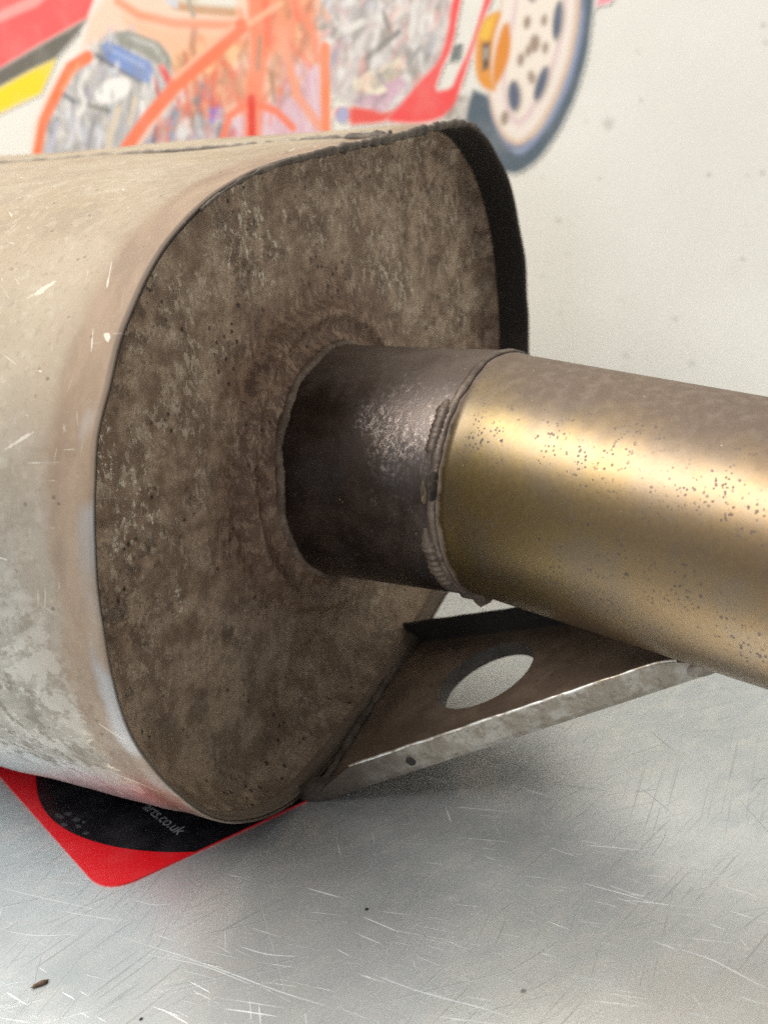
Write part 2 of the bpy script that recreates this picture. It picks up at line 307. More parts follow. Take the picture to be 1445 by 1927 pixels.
# print on the wall: part, colour, outline as (along the wall, height) in metres
PRINT = [
 ('red_panel',(252,100,100),[(-0.3424,0.2645),(-0.3573,0.2143),(-0.3397,0.2187),(-0.3056,0.2284),(-0.2716,0.2375),(-0.265,0.2455),(-0.2725,0.2564)]),
 ('red_panel',(255,165,160),[(-0.3501,0.2385),(-0.3331,0.2417),(-0.3046,0.2466),(-0.2961,0.2501),(-0.3069,0.2521),(-0.3316,0.2469),(-0.3486,0.2438)]),
 ('dark_stripe',(112,108,100),[(-0.3574,0.2141),(-0.3398,0.2184),(-0.3056,0.2281),(-0.2713,0.2372),(-0.2786,0.231),(-0.2983,0.2197),(-0.3166,0.2159),(-0.3425,0.209),(-0.3604,0.2039)]),
 ('yellow_stripe',(250,222,40),[(-0.3605,0.2036),(-0.3425,0.2087),(-0.3167,0.2157),(-0.2978,0.2199),(-0.3035,0.2127),(-0.3128,0.2036),(-0.3463,0.1955),(-0.3641,0.1915)]),
 ('front_frame',(248,86,86),[(-0.1035,0.1753),(-0.0964,0.1801),(-0.0828,0.1916),(-0.0724,0.1989),(-0.0672,0.2095),(-0.0631,0.2257),(-0.0586,0.2252),(-0.0617,0.2156),(-0.0653,0.204),(-0.071,0.196),(-0.0757,0.1864),(-0.0671,0.1871),(-0.0639,0.1927),(-0.0568,0.2032),(-0.0509,0.2157),(-0.0475,0.2239),(-0.0435,0.2235),(-0.0498,0.2135),(-0.0553,0.202),(-0.061,0.1902),(-0.0661,0.1798),(-0.0747,0.1739),(-0.0874,0.1729)]),
 ('front_frame',(240,92,84),[(-0.1192,0.1831),(-0.1036,0.1792),(-0.0964,0.1801),(-0.1035,0.1749),(-0.1215,0.1746)]),
 ('tyre',(88,104,116),[(-0.0557,0.1876),(-0.0598,0.1788),(-0.0631,0.1648),(-0.0551,0.1555),(-0.045,0.1494),(-0.0373,0.1483),(-0.0275,0.1536),(-0.0174,0.1647),(-0.0084,0.1795),(-0.0024,0.1961),(0.0009,0.2145),(0.0013,0.2246),(-0.006,0.2255),(-0.0298,0.1655)]),
 ('tyre',(122,132,160),[(-0.0494,0.1848),(-0.0492,0.1747),(-0.0441,0.1618),(-0.0361,0.1554),(-0.0281,0.1604),(-0.0183,0.171),(-0.0095,0.1861),(-0.004,0.2026),(-0.0016,0.225),(-0.0039,0.2253),(-0.0187,0.1868),(-0.0392,0.1774)]),
 ('tyre',(152,164,190),[(-0.0405,0.1589),(-0.0355,0.1567),(-0.0281,0.1618),(-0.0196,0.1711),(-0.0116,0.1841),(-0.0061,0.1986),(-0.0036,0.2129),(-0.0047,0.213),(-0.0085,0.1988),(-0.0145,0.1843),(-0.0225,0.1717),(-0.03,0.1628),(-0.0358,0.159)]),
 ('rim',(226,200,178),[(-0.0495,0.1871),(-0.0479,0.2013),(-0.0433,0.2128),(-0.0376,0.2292),(-0.0039,0.2253),(-0.0056,0.209),(-0.0097,0.1936),(-0.0172,0.178),(-0.0263,0.1653),(-0.0363,0.1598),(-0.0432,0.1636),(-0.048,0.173)]),
 ('rim',(246,234,224),[(-0.0485,0.1875),(-0.0467,0.2012),(-0.0423,0.2127),(-0.0367,0.229),(-0.0063,0.2255),(-0.008,0.2092),(-0.012,0.1938),(-0.0191,0.1794),(-0.0277,0.1676),(-0.0361,0.1623),(-0.0421,0.1658),(-0.0466,0.1743)]),
 ('rim',(232,208,208),[(-0.0425,0.1887),(-0.0411,0.2007),(-0.037,0.21),(-0.0321,0.2285),(-0.0095,0.2259),(-0.0117,0.2096),(-0.0158,0.1952),(-0.0224,0.1823),(-0.03,0.1718),(-0.0358,0.1681),(-0.0396,0.1715),(-0.0422,0.1785)]),
 ('rim',(248,236,222),[(-0.0405,0.1886),(-0.0389,0.2005),(-0.035,0.2098),(-0.0304,0.2283),(-0.0114,0.2261),(-0.0136,0.2098),(-0.0177,0.1964),(-0.0242,0.1846),(-0.0308,0.175),(-0.0356,0.1713),(-0.0384,0.1746),(-0.0405,0.1806)]),
 ('caliper',(236,158,66),[(-0.055,0.196),(-0.0531,0.2073),(-0.0487,0.2151),(-0.0427,0.217),(-0.0403,0.2159),(-0.0441,0.2086),(-0.0469,0.1979),(-0.0471,0.1891),(-0.0449,0.184),(-0.0509,0.1854),(-0.0542,0.1897)]),
 ('caliper',(232,148,60),[(-0.0471,0.1891),(-0.0452,0.2),(-0.0407,0.2108),(-0.0373,0.2122),(-0.0369,0.2036),(-0.0384,0.1968),(-0.0424,0.1896),(-0.0458,0.1857)]),
 ('caliper',(244,196,80),[(-0.0523,0.2072),(-0.0483,0.2137),(-0.0431,0.2158),(-0.0459,0.2088),(-0.0479,0.205)]),
 ('caliper',(92,86,80),[(-0.0505,0.2044),(-0.0469,0.2049),(-0.0482,0.1941),(-0.0514,0.193)]),
 ('caliper',(190,184,176),[(-0.0499,0.2022),(-0.0481,0.2024),(-0.0487,0.1985),(-0.0502,0.1982)]),
 ('pink_mark',(246,160,172),[(0.002,0.214),(0.0036,0.2183),(0.01,0.2176),(0.0085,0.2149)]),
 ('rim_hole',(200,188,176),[(-0.012,0.2094),(-0.0129,0.2059),(-0.0141,0.2031),(-0.0154,0.2017),(-0.0166,0.202),(-0.0173,0.2038),(-0.0175,0.2068),(-0.0172,0.2104),(-0.0163,0.2139),(-0.0151,0.2166),(-0.0138,0.2179),(-0.0126,0.2177),(-0.0119,0.216),(-0.0116,0.213)]),
 ('rim_hole',(92,102,126),[(-0.0134,0.21),(-0.0141,0.2069),(-0.0151,0.2044),(-0.0161,0.2031),(-0.017,0.2032),(-0.0175,0.2048),(-0.0175,0.2075),(-0.0172,0.2108),(-0.0164,0.2139),(-0.0154,0.2164),(-0.0144,0.2176),(-0.0136,0.2175),(-0.0131,0.2159),(-0.013,0.2132)]),
 ('rim_hole',(200,188,176),[(-0.0329,0.181),(-0.0333,0.178),(-0.0344,0.1755),(-0.0358,0.1742),(-0.0374,0.1743),(-0.0388,0.1757),(-0.0397,0.1782),(-0.04,0.1813),(-0.0395,0.1844),(-0.0385,0.1868),(-0.037,0.1881),(-0.0355,0.188),(-0.0341,0.1866),(-0.0332,0.1841)]),
 ('rim_hole',(92,102,126),[(-0.0344,0.1815),(-0.0347,0.1789),(-0.0355,0.1767),(-0.0367,0.1756),(-0.0379,0.1756),(-0.039,0.1769),(-0.0397,0.1791),(-0.0399,0.1818),(-0.0396,0.1845),(-0.0387,0.1866),(-0.0376,0.1877),(-0.0364,0.1877),(-0.0353,0.1864),(-0.0346,0.1842)]),
 ('rim_hole',(200,188,176),[(-0.0207,0.1842),(-0.0224,0.1811),(-0.0243,0.1788),(-0.026,0.1777),(-0.0272,0.1782),(-0.0277,0.18),(-0.0273,0.1829),(-0.0262,0.1863),(-0.0245,0.1894),(-0.0226,0.1917),(-0.0209,0.1927),(-0.0197,0.1922),(-0.0192,0.1904),(-0.0196,0.1875)]),
 ('rim_hole',(92,102,126),[(-0.0221,0.185),(-0.0236,0.1822),(-0.0251,0.18),(-0.0265,0.1791),(-0.0275,0.1794),(-0.0277,0.181),(-0.0273,0.1835),(-0.0262,0.1865),(-0.0248,0.1893),(-0.0232,0.1914),(-0.0218,0.1923),(-0.0209,0.192),(-0.0206,0.1904),(-0.0211,0.1879)]),
 ('rim_hole',(200,188,176),[(-0.0227,0.2233),(-0.0231,0.221),(-0.024,0.2192),(-0.0252,0.2183),(-0.0265,0.2184),(-0.0276,0.2196),(-0.0283,0.2216),(-0.0285,0.2239),(-0.028,0.2262),(-0.0271,0.228),(-0.0259,0.2289),(-0.0246,0.2288),(-0.0235,0.2276),(-0.0228,0.2256)]),
 ('rim_hole',(92,102,126),[(-0.0241,0.2239),(-0.0244,0.2219),(-0.0251,0.2204),(-0.0261,0.2196),(-0.027,0.2197),(-0.0278,0.2207),(-0.0283,0.2223),(-0.0284,0.2243),(-0.0281,0.2263),(-0.0274,0.2278),(-0.0265,0.2286),(-0.0255,0.2285),(-0.0247,0.2275),(-0.0242,0.2259)]),
 ('rim_bolt',(168,148,130),[(-0.0278,0.1991),(-0.0284,0.1978),(-0.0293,0.1972),(-0.0302,0.1973),(-0.0307,0.1983),(-0.0307,0.1997),(-0.0301,0.201),(-0.0292,0.2016),(-0.0283,0.2015),(-0.0278,0.2005)]),
 ('rim_bolt',(168,148,130),[(-0.0198,0.2107),(-0.0204,0.2094),(-0.0213,0.2088),(-0.0221,0.209),(-0.0227,0.21),(-0.0227,0.2113),(-0.0221,0.2125),(-0.0212,0.2132),(-0.0203,0.213),(-0.0198,0.212)]),
 ('rim_bolt',(168,148,130),[(-0.02,0.1997),(-0.0205,0.1984),(-0.0214,0.1977),(-0.0223,0.1979),(-0.0228,0.1989),(-0.0228,0.2003),(-0.0222,0.2015),(-0.0214,0.2022),(-0.0205,0.202),(-0.0199,0.201)]),
 ('rim_bolt',(168,148,130),[(-0.0312,0.1959),(-0.0319,0.1944),(-0.033,0.1936),(-0.034,0.1938),(-0.0347,0.195),(-0.0346,0.1966),(-0.0339,0.1981),(-0.0329,0.1989),(-0.0318,0.1987),(-0.0312,0.1975)]),
 ('rim_bolt',(168,148,130),[(-0.0265,0.1877),(-0.0271,0.1864),(-0.028,0.1857),(-0.0289,0.1859),(-0.0295,0.1869),(-0.0294,0.1883),(-0.0288,0.1896),(-0.0279,0.1903),(-0.027,0.1901),(-0.0265,0.1891)]),
 ('rim_bolt',(168,148,130),[(-0.0274,0.2106),(-0.028,0.2091),(-0.0291,0.2084),(-0.0301,0.2086),(-0.0307,0.2097),(-0.0307,0.2113),(-0.03,0.2128),(-0.029,0.2135),(-0.0279,0.2133),(-0.0273,0.2122)]),
 ('rim_bolt',(168,148,130),[(-0.0277,0.1891),(-0.0282,0.1881),(-0.0289,0.1875),(-0.0297,0.1876),(-0.0301,0.1885),(-0.0301,0.1896),(-0.0296,0.1907),(-0.0288,0.1913),(-0.0281,0.1911),(-0.0277,0.1903)]),
 ('rim_bolt',(168,148,130),[(-0.0401,0.1722),(-0.0409,0.1704),(-0.0422,0.1695),(-0.0434,0.1697),(-0.0442,0.1711),(-0.0441,0.173),(-0.0433,0.1748),(-0.042,0.1757),(-0.0408,0.1755),(-0.04,0.1742)]),
 ('rim_bolt',(168,148,130),[(-0.0237,0.2016),(-0.0247,0.1995),(-0.0262,0.1984),(-0.0277,0.1987),(-0.0286,0.2003),(-0.0285,0.2026),(-0.0276,0.2047),(-0.0261,0.2058),(-0.0246,0.2055),(-0.0237,0.2039)]),
]
PAINT = [
 ('p',[(-0.2698,0.2373),(-0.2506,0.2514),(-0.125,0.237),(-0.134,0.1695),(-0.2105,0.1702),(-0.263,0.1719),(-0.3289,0.1699),(-0.3221,0.1865),(-0.3085,0.2022),(-0.2975,0.2122),(-0.2821,0.2167)],(254,214,190),14,0.95),
 ('p',[(-0.2487,0.2362),(-0.2261,0.2289),(-0.1846,0.2223),(-0.1722,0.2211),(-0.1967,0.2088),(-0.2202,0.1994),(-0.222,0.216),(-0.2465,0.2304)],(252,196,162),16,0.9),
 ('p',[(-0.2186,0.2157),(-0.1819,0.2197),(-0.173,0.2164),(-0.188,0.2031),(-0.2181,0.1928),(-0.2354,0.1836)],(254,200,150),14,0.9),
 ('p',[(-0.1692,0.2397),(-0.131,0.2354),(-0.1364,0.2176),(-0.1475,0.2021),(-0.1555,0.21),(-0.1715,0.2066)],(246,150,112),16,0.9),
 ('p',[(-0.2041,0.2044),(-0.175,0.2044),(-0.1754,0.1921),(-0.1943,0.186),(-0.2043,0.1854)],(226,158,126),10,0.85),
 ('p',[(-0.2288,0.2489),(-0.1748,0.2427),(-0.1784,0.2313),(-0.2149,0.2346)],(226,214,196),8,1),
 ('s',[(-0.2143,0.2375),(-0.2018,0.2342),(-0.1801,0.2305)],14,(206,160,120),4,0.9),
 ('s',[(-0.2056,0.2402),(-0.2039,0.2316)],10,(176,168,156),4,0.9),
 ('s',[(-0.2172,0.2398),(-0.2136,0.2379)],12,(214,220,236),4,0.9),
 ('s',[(-0.1977,0.2386),(-0.1792,0.2357)],14,(238,236,226),4,0.9),
 ('p',[(-0.3215,0.1707),(-0.3102,0.1927),(-0.2916,0.2117),(-0.2625,0.2284),(-0.2468,0.2289),(-0.2217,0.214),(-0.2211,0.2033),(-0.2576,0.17)],(196,194,192),6,1),
 ('r',[(-0.3215,0.1707),(-0.3102,0.1927),(-0.2916,0.2117),(-0.2625,0.2284),(-0.2468,0.2289),(-0.2217,0.214),(-0.2211,0.2033),(-0.2576,0.17)],[(232,230,226),(206,206,208),(160,162,166),(246,245,240),(196,192,206),(214,204,184),(140,142,142),(206,212,226)],190,68,28,10,40,3,9,0.75),
 ('s',[(-0.2777,0.2118),(-0.2851,0.2045),(-0.2826,0.1962),(-0.2893,0.1904)],13,(240,238,234),4,0.9),
 ('p',[(-0.2499,0.2044),(-0.2502,0.2017),(-0.2528,0.199),(-0.2574,0.1967),(-0.2629,0.1954),(-0.2684,0.1952),(-0.2727,0.1962),(-0.2749,0.1983),(-0.2746,0.201),(-0.2718,0.2037),(-0.2671,0.206),(-0.2615,0.2073),(-0.2562,0.2074),(-0.252,0.2064)],(249,247,243),6,1),
 ('s',[(-0.2697,0.2193),(-0.256,0.2113),(-0.243,0.2045)],10,(112,114,124),4,0.9),
 ('s',[(-0.2963,0.2018),(-0.2898,0.1975)],10,(122,124,130),4,0.9),
 ('s',[(-0.2806,0.1953),(-0.2674,0.1916)],9,(134,132,124),4,0.9),
 ('s',[(-0.3038,0.1903),(-0.3102,0.1808)],8,(132,132,144),4,0.9),
 ('s',[(-0.2597,0.1932),(-0.2671,0.183),(-0.2737,0.1703)],12,(228,210,184),4,0.9),
 ('s',[(-0.2483,0.1963),(-0.2552,0.1844)],10,(234,216,190),4,0.9),
 ('s',[(-0.314,0.1737),(-0.3045,0.1876)],12,(198,198,214),4,0.9),
 ('s',[(-0.2999,0.1754),(-0.2905,0.1883)],12,(218,218,224),4,0.9),
 ('s',[(-0.2872,0.1722),(-0.28,0.1849)],9,(152,152,160),4,0.9),
 ('s',[(-0.2798,0.1717),(-0.2754,0.1808)],8,(230,228,232),4,0.9),
 ('p',[(-0.2531,0.229),(-0.2467,0.2294),(-0.2275,0.222),(-0.2226,0.2161),(-0.2206,0.2093),(-0.2298,0.2111),(-0.2414,0.2183),(-0.2545,0.223)],(156,158,148),5,1),
 ('s',[(-0.2458,0.2258),(-0.2313,0.2204),(-0.2287,0.2166)],9,(196,196,190),4,0.9),
 ('p',[(-0.2651,0.2235),(-0.2603,0.2256),(-0.2349,0.2131),(-0.2337,0.2089),(-0.2378,0.2026),(-0.2443,0.2052),(-0.2637,0.2172)],(130,156,212),5,1),
 ('s',[(-0.2609,0.2216),(-0.2401,0.2115)],8,(166,186,228),4,0.9),
 ('s',[(-0.2281,0.2095),(-0.2243,0.201)],15,(238,74,72),4,0.9),
 ('s',[(-0.2339,0.2043),(-0.2328,0.1965)],9,(200,70,76),4,0.9),
 ('p',[(-0.2532,0.1703),(-0.2229,0.1944),(-0.2046,0.2019),(-0.1938,0.1885),(-0.1901,0.1724),(-0.1941,0.168)],(198,180,184),7,1),
 ('r',[(-0.2532,0.1703),(-0.2229,0.1944),(-0.2046,0.2019),(-0.1938,0.1885),(-0.1901,0.1724),(-0.1941,0.168)],[(222,206,208),(160,158,162),(240,222,220),(206,120,116),(136,138,142),(176,186,214),(228,172,162)],80,75,30,10,30,3,8,0.75),
 ('s',[(-0.2225,0.1892),(-0.2314,0.1722)],18,(160,168,186),4,0.9),
 ('s',[(-0.2066,0.1983),(-0.2151,0.1817)],18,(158,153,138),4,0.9),
 ('p',[(-0.2167,0.1788),(-0.218,0.1765),(-0.2197,0.1747),(-0.2216,0.1739),(-0.2232,0.1742),(-0.2242,0.1755),(-0.2245,0.1776),(-0.2239,0.1801),(-0.2226,0.1825),(-0.2209,0.1842),(-0.219,0.185),(-0.2174,0.1847),(-0.2164,0.1834),(-0.2161,0.1813)],(230,230,230),4,1),
 ('p',[(-0.2184,0.1928),(-0.219,0.1914),(-0.2202,0.1903),(-0.2216,0.1898),(-0.2231,0.1899),(-0.2244,0.1906),(-0.2251,0.1919),(-0.2251,0.1933),(-0.2245,0.1947),(-0.2234,0.1958),(-0.2219,0.1963),(-0.2204,0.1962),(-0.2192,0.1955),(-0.2185,0.1943)],(212,226,240),4,1),
 ('p',[(-0.1961,0.1841),(-0.1977,0.1825),(-0.1995,0.1813),(-0.2013,0.181),(-0.2028,0.1815),(-0.2035,0.1828),(-0.2034,0.1846),(-0.2026,0.1865),(-0.201,0.1882),(-0.1992,0.1893),(-0.1973,0.1896),(-0.1959,0.189),(-0.1952,0.1878),(-0.1953,0.186)],(132,152,236),5,1),
 ('s',[(-0.2142,0.2007),(-0.2224,0.19)],12,(230,72,62),4,0.9),
 ('s',[(-0.2374,0.1811),(-0.2421,0.1718)],9,(120,124,134),4,0.9),
 ('s',[(-0.2053,0.1893),(-0.2098,0.1741)],8,(150,140,150),4,0.9),
 ('p',[(-0.1948,0.1717),(-0.1883,0.1825),(-0.1687,0.1847),(-0.1558,0.198),(-0.1552,0.208),(-0.135,0.202),(-0.1381,0.1708)],(228,192,204),8,1),
 ('r',[(-0.1948,0.1717),(-0.1883,0.1825),(-0.1687,0.1847),(-0.1558,0.198),(-0.1553,0.2071),(-0.1357,0.2011),(-0.1383,0.1713)],[(240,214,224),(214,170,188),(246,232,236),(222,180,192)],120,86,6,14,44,1.5,4,0.7),
 ('p',[(-0.131,0.2354),(-0.0633,0.23),(-0.0673,0.2086),(-0.074,0.1986),(-0.0842,0.191),(-0.0965,0.1796),(-0.1181,0.183),(-0.1285,0.1886),(-0.133,0.2079)],(216,208,204),8,1),
 ('r',[(-0.131,0.2354),(-0.0633,0.23),(-0.0673,0.2086),(-0.074,0.1986),(-0.0842,0.191),(-0.0965,0.1796),(-0.1181,0.183),(-0.1285,0.1886),(-0.133,0.2079)],[(238,234,230),(210,204,200),(172,168,162),(248,245,240),(222,200,202),(194,198,210),(150,146,138),(220,180,180)],260,62,34,10,42,3,9,0.75),
 ('s',[(-0.1346,0.209),(-0.122,0.2162),(-0.1074,0.2193)],12,(240,236,230),4,0.9),
 ('s',[(-0.1244,0.1978),(-0.1144,0.2086),(-0.1052,0.2146)],14,(226,222,218),4,0.9),
 ('s',[(-0.1093,0.2035),(-0.0915,0.2132)],10,(140,138,134),4,0.9),
 ('s',[(-0.0823,0.2234),(-0.085,0.2103),(-0.0796,0.1963)],12,(232,230,226),4,0.9),
 ('s',[(-0.0986,0.2229),(-0.0956,0.2136)],9,(150,146,140),4,0.9),
 ('s',[(-0.095,0.193),(-0.0814,0.2055)],9,(166,168,166),4,0.9),
 ('s',[(-0.1328,0.1961),(-0.1226,0.2116)],8,(152,168,200),5,0.7),
 ('p',[(-0.1178,0.1854),(-0.1036,0.1792),(-0.0901,0.1903),(-0.0929,0.1997),(-0.1084,0.1871)],(214,178,196),6,1),
 ('r',[(-0.1178,0.1854),(-0.1036,0.1792),(-0.0901,0.1903),(-0.1083,0.188)],[(236,212,220),(196,156,176)],40,-25,20,5,14,1.5,3,0.8),
 ('p',[(-0.1178,0.1944),(-0.107,0.1987),(-0.0997,0.1883),(-0.1049,0.1873),(-0.1172,0.1901)],(248,238,216),3,1),
 ('p',[(-0.1037,0.1979),(-0.092,0.2029),(-0.0887,0.1976),(-0.0994,0.1915)],(234,224,204),3,1),
 ('s',[(-0.0978,0.1932),(-0.0905,0.1968)],6,(206,190,160),4,0.9),
 ('p',[(-0.0647,0.2049),(-0.0597,0.2057),(-0.0618,0.1988),(-0.0672,0.198)],(116,124,124),4,1),
 ('p',[(-0.0735,0.1752),(-0.0673,0.1849),(-0.0531,0.1815),(-0.0536,0.1743),(-0.0607,0.1686)],(186,178,168),6,1),
 ('r',[(-0.0735,0.1752),(-0.0673,0.1844),(-0.0531,0.1811),(-0.0536,0.1748),(-0.0606,0.1693)],[(214,208,202),(150,144,138),(232,226,218)],30,80,15,10,26,2,5,0.8),
 ('r',[(-0.2186,0.2157),(-0.1676,0.2302),(-0.131,0.2354),(-0.1354,0.2034),(-0.1626,0.1838),(-0.1938,0.1885),(-0.2371,0.1752)],[(250,150,110),(246,120,90),(238,96,76),(254,190,150),(204,150,120),(250,170,120),(180,130,110)],120,65,40,14,60,3,10,0.7),
 ('r',[(-0.2532,0.1703),(-0.2229,0.1944),(-0.2046,0.2019),(-0.1938,0.1885),(-0.1901,0.1724),(-0.1941,0.168)],[(214,70,64),(240,110,90),(130,132,138),(240,236,234)],30,72,20,12,34,4,9,0.7),
 ('r',[(-0.3215,0.1707),(-0.3102,0.1927),(-0.2916,0.2117),(-0.2625,0.2284),(-0.2468,0.2289),(-0.2217,0.214),(-0.2211,0.2033),(-0.2576,0.17)],[(112,114,120),(250,250,248),(150,150,156)],46,68,14,10,26,3,7,0.6),
 ('r',[(-0.131,0.2354),(-0.0633,0.23),(-0.0673,0.2086),(-0.074,0.1986),(-0.0842,0.191),(-0.0965,0.1796),(-0.1181,0.183),(-0.1285,0.1886),(-0.133,0.2079)],[(128,124,120),(250,250,248),(160,152,150),(232,170,160)],70,62,22,10,30,3,7,0.6),
 ('s',[(-0.2749,0.2192),(-0.2893,0.2147),(-0.3036,0.2005),(-0.3151,0.1889),(-0.3247,0.1708)],23,(251,130,84),5,1),
 ('s',[(-0.2824,0.2157),(-0.2973,0.2041)],8,(255,170,130),4,0.8),
 ('s',[(-0.2499,0.2433),(-0.2377,0.2355),(-0.2159,0.2294),(-0.1779,0.2246)],16,(250,158,122),8,0.9),
 ('s',[(-0.1653,0.237),(-0.1673,0.2135),(-0.1739,0.192),(-0.1785,0.1717)],40,(250,146,112),12,0.9),
 ('s',[(-0.1605,0.2364),(-0.162,0.2154)],16,(246,120,90),8,0.8),
 ('s',[(-0.1765,0.2239),(-0.196,0.2127),(-0.2179,0.2025),(-0.2436,0.1852),(-0.261,0.1712)],26,(250,132,96),6,1),
 ('s',[(-0.1811,0.2244),(-0.2023,0.2142),(-0.2209,0.2043)],9,(255,190,160),5,0.9),
 ('s',[(-0.1966,0.1728),(-0.1907,0.1837),(-0.1775,0.1893),(-0.1625,0.1842),(-0.1539,0.1757)],15,(250,136,106),6,1),
 ('s',[(-0.176,0.1907),(-0.1786,0.1727)],17,(234,72,58),5,1),
 ('s',[(-0.1665,0.2182),(-0.17,0.204)],8,(172,152,132),4,0.8),
 ('s',[(-0.1624,0.2009),(-0.1628,0.1887)],9,(178,152,122),5,0.8),
 ('s',[(-0.1541,0.2193),(-0.1493,0.1902),(-0.1392,0.1758)],18,(250,168,136),8,0.9),
 ('s',[(-0.1309,0.2101),(-0.1353,0.1733)],20,(250,146,104),5,1),
 ('s',[(-0.1435,0.2299),(-0.1364,0.2176),(-0.1356,0.2058)],16,(248,150,120),8,0.8),
 ('s',[(-0.1716,0.2249),(-0.1522,0.2318)],10,(254,196,160),6,0.8),
 ('s',[(-0.1266,0.1803),(-0.1094,0.1781)],22,(236,110,100),6,0.9),
 ('p',[(-0.1219,0.179),(-0.1227,0.1774),(-0.1241,0.1763),(-0.1257,0.1759),(-0.1273,0.1762),(-0.1284,0.1772),(-0.1289,0.1787),(-0.1286,0.1804),(-0.1277,0.182),(-0.1263,0.1831),(-0.1247,0.1835),(-0.1232,0.1831),(-0.1221,0.1821),(-0.1216,0.1806)],(178,180,214),4,1),
]
WALLSPOTS = [(0.0056, 0.2072, 0.00363, 0.8), (0.0007, 0.1845, 0.00162, 0.6), (0.02, 0.2156, 0.00134, 0.7), (-0.0043, 0.2087, 0.00137, 0.3), (-0.0257, 0.1859, 0.00166, 0.4), (-0.0194, 0.1671, 0.00214, 0.6), (-0.0154, 0.1521, 0.00192, 0.35), (0.0481, 0.1838, 0.00155, 0.9), (0.0638, 0.1829, 0.00153, 0.3), (0.07, 0.1836, 0.00195, 0.6), (0.0619, 0.1486, 0.00157, 0.8), (0.0329, 0.123, 0.0021, 0.6), (-0.0203, 0.1255, 0.00196, 0.3), (0.0099, 0.1057, 0.00217, 0.6), (0.0397, 0.1031, 0.00235, 0.5), (0.0699, 0.2398, 0.00188, 0.6), (0.0192, 0.2352, 0.0022, 0.35), (0.0708, 0.2334, 0.00188, 0.5), (-0.0285, 0.1422, 0.00195, 0.3), (0.009, 0.1312, 0.00237, 0.25)]
# ------------------------------------------------------------------ the setting: bench top and wall behind
WALL_S = .30
bench_mat = mat_worktop()
g = G()
s0, s1, d0, d1_ = -.75, WALL_S, -1.4, 1.4
g.grid([[W3(s0, 0, d0), W3(s1, 0, d0)], [W3(s0, 0, d1_), W3(s1, 0, d1_)]], [[(d0, s0), (d0, s1)], [(d1_, s0), (d1_, s1)]], False)
g.grid([[W3(s0, 0, d0), W3(s0, 0, d1_)], [W3(s0, -.04, d0), W3(s0, -.04, d1_)]], [[(d0, 0), (d1_, 0)], [(d0, .04), (d1_, .04)]], False)
bench = tag(g.build('worktop', bench_mat, smooth=False), kind='structure')
def strip(g, pts, wid, z):
    pts = [V((a, b, z)) for a, b in pts]; q = []
    for i in range(len(pts)-1):
        for k in range(5):
            t = k/5; q.append(pts[i].lerp(pts[i+1], t))
    q.append(pts[-1])
    if len(pts) > 2:                                   # ease the corners
        for _ in range(4): q = [q[0]]+[(q[i-1]+q[i]*2+q[i+1])/4 for i in range(1, len(q)-1)]+[q[-1]]
    rows = []
    for i, p in enumerate(q):
        t = (q[min(i+1, len(q)-1)]-q[max(i-1, 0)]).normalized(); x = V((-t.y, t.x, 0)); f = i/(len(q)-1)
        ww = wid*(sin(pi*f)**.5*.9+.1)*(.75+.5*abs(nz(p, 400, 2)))
        rows.append([p-x*ww/2, p+x*ww/2])
    g.grid(rows, None, False)
HERO = [((-.1152,.283),(-.1004,.2755),(-.0832,.2675)),((-.0979,.2707),(-.0872,.2664),(-.0768,.2624)),((-.1081,.2637),(-.0997,.2603),(-.0886,.2596)),
 ((-.0794,.2577),(-.0626,.2482),(-.0487,.2395),(-.0367,.2314),(-.0242,.2244)),((-.0468,.2486),(-.04,.2443),(-.0321,.2425)),((.0576,.2315),(.0644,.2268),(.0714,.218),(.0737,.2159)),
 ((-.0784,.2724),(-.0706,.2678),(-.0651,.268)),((-.0142,.2337),(-.0033,.226),(.0095,.2195),(.0161,.2153)),((.0397,.2594),(.0493,.2531),(.0573,.2476)),((-.066,.2475),(-.055,.243),(-.043,.2345))]
g = G(); zz = .00003
for h in HERO: strip(g, h, .00034, zz); zz += .0000005
for i in range(70):
    a = radians(random.gauss(-29, 7)); L = random.uniform(.002, .011); x = random.uniform(-.12, .11); y = random.uniform(.2, .275)
    strip(g, ((x, y), (x+cos(a)*L, y+sin(a)*L)), random.uniform(.00006, .00016), zz); zz += .0000005
tag(g.build('bright_scratch', mat_scratch(), bench), kind='stuff')
g = G(); dark = [((-.0447,.2781),(-.0415,.2599),(-.0373,.2433),(-.0341,.2284))]
for h in dark: strip(g, h, .00022, zz); zz += .0000005
for i in range(70):
    a = radians(random.choice((random.gauss(48, 9), random.gauss(100, 8), random.gauss(5, 8)))); L = random.uniform(.006, .03); x = random.uniform(-.11, .12); y = random.uniform(.2, .34)
    strip(g, ((x, y), (x+cos(a)*L*.5+random.gauss(0, .0006), y+sin(a)*L*.5), (x+cos(a)*L, y+sin(a)*L)), random.uniform(.00007, .00015), zz); zz += .0000005
tag(g.build('dark_scratch', mat_dark_scratch(), bench), kind='stuff')

g = G()
g.grid([[W3(WALL_S, -.04, -1.6), W3(WALL_S, -.04, 1.6)], [W3(WALL_S, 1.6, -1.6), W3(WALL_S, 1.6, 1.6)]], [[(-1.6, 0), (1.6, 0)], [(-1.6, 1.64), (1.6, 1.64)]], False)
g.grid([[W3(WALL_S+.08, -.04, -1.6), W3(WALL_S+.08, -.04, 1.6)], [W3(WALL_S+.08, 1.6, -1.6), W3(WALL_S+.08, 1.6, 1.6)]], None, False)
g.grid([[W3(WALL_S, 1.6, -1.6), W3(WALL_S, 1.6, 1.6)], [W3(WALL_S+.08, 1.6, -1.6), W3(WALL_S+.08, 1.6, 1.6)]], None, False)
tag(g.build('wall', mat_wall(), smooth=False), 'off-white painted wall with faint grey spots behind the bench', 'wall', kind='structure')

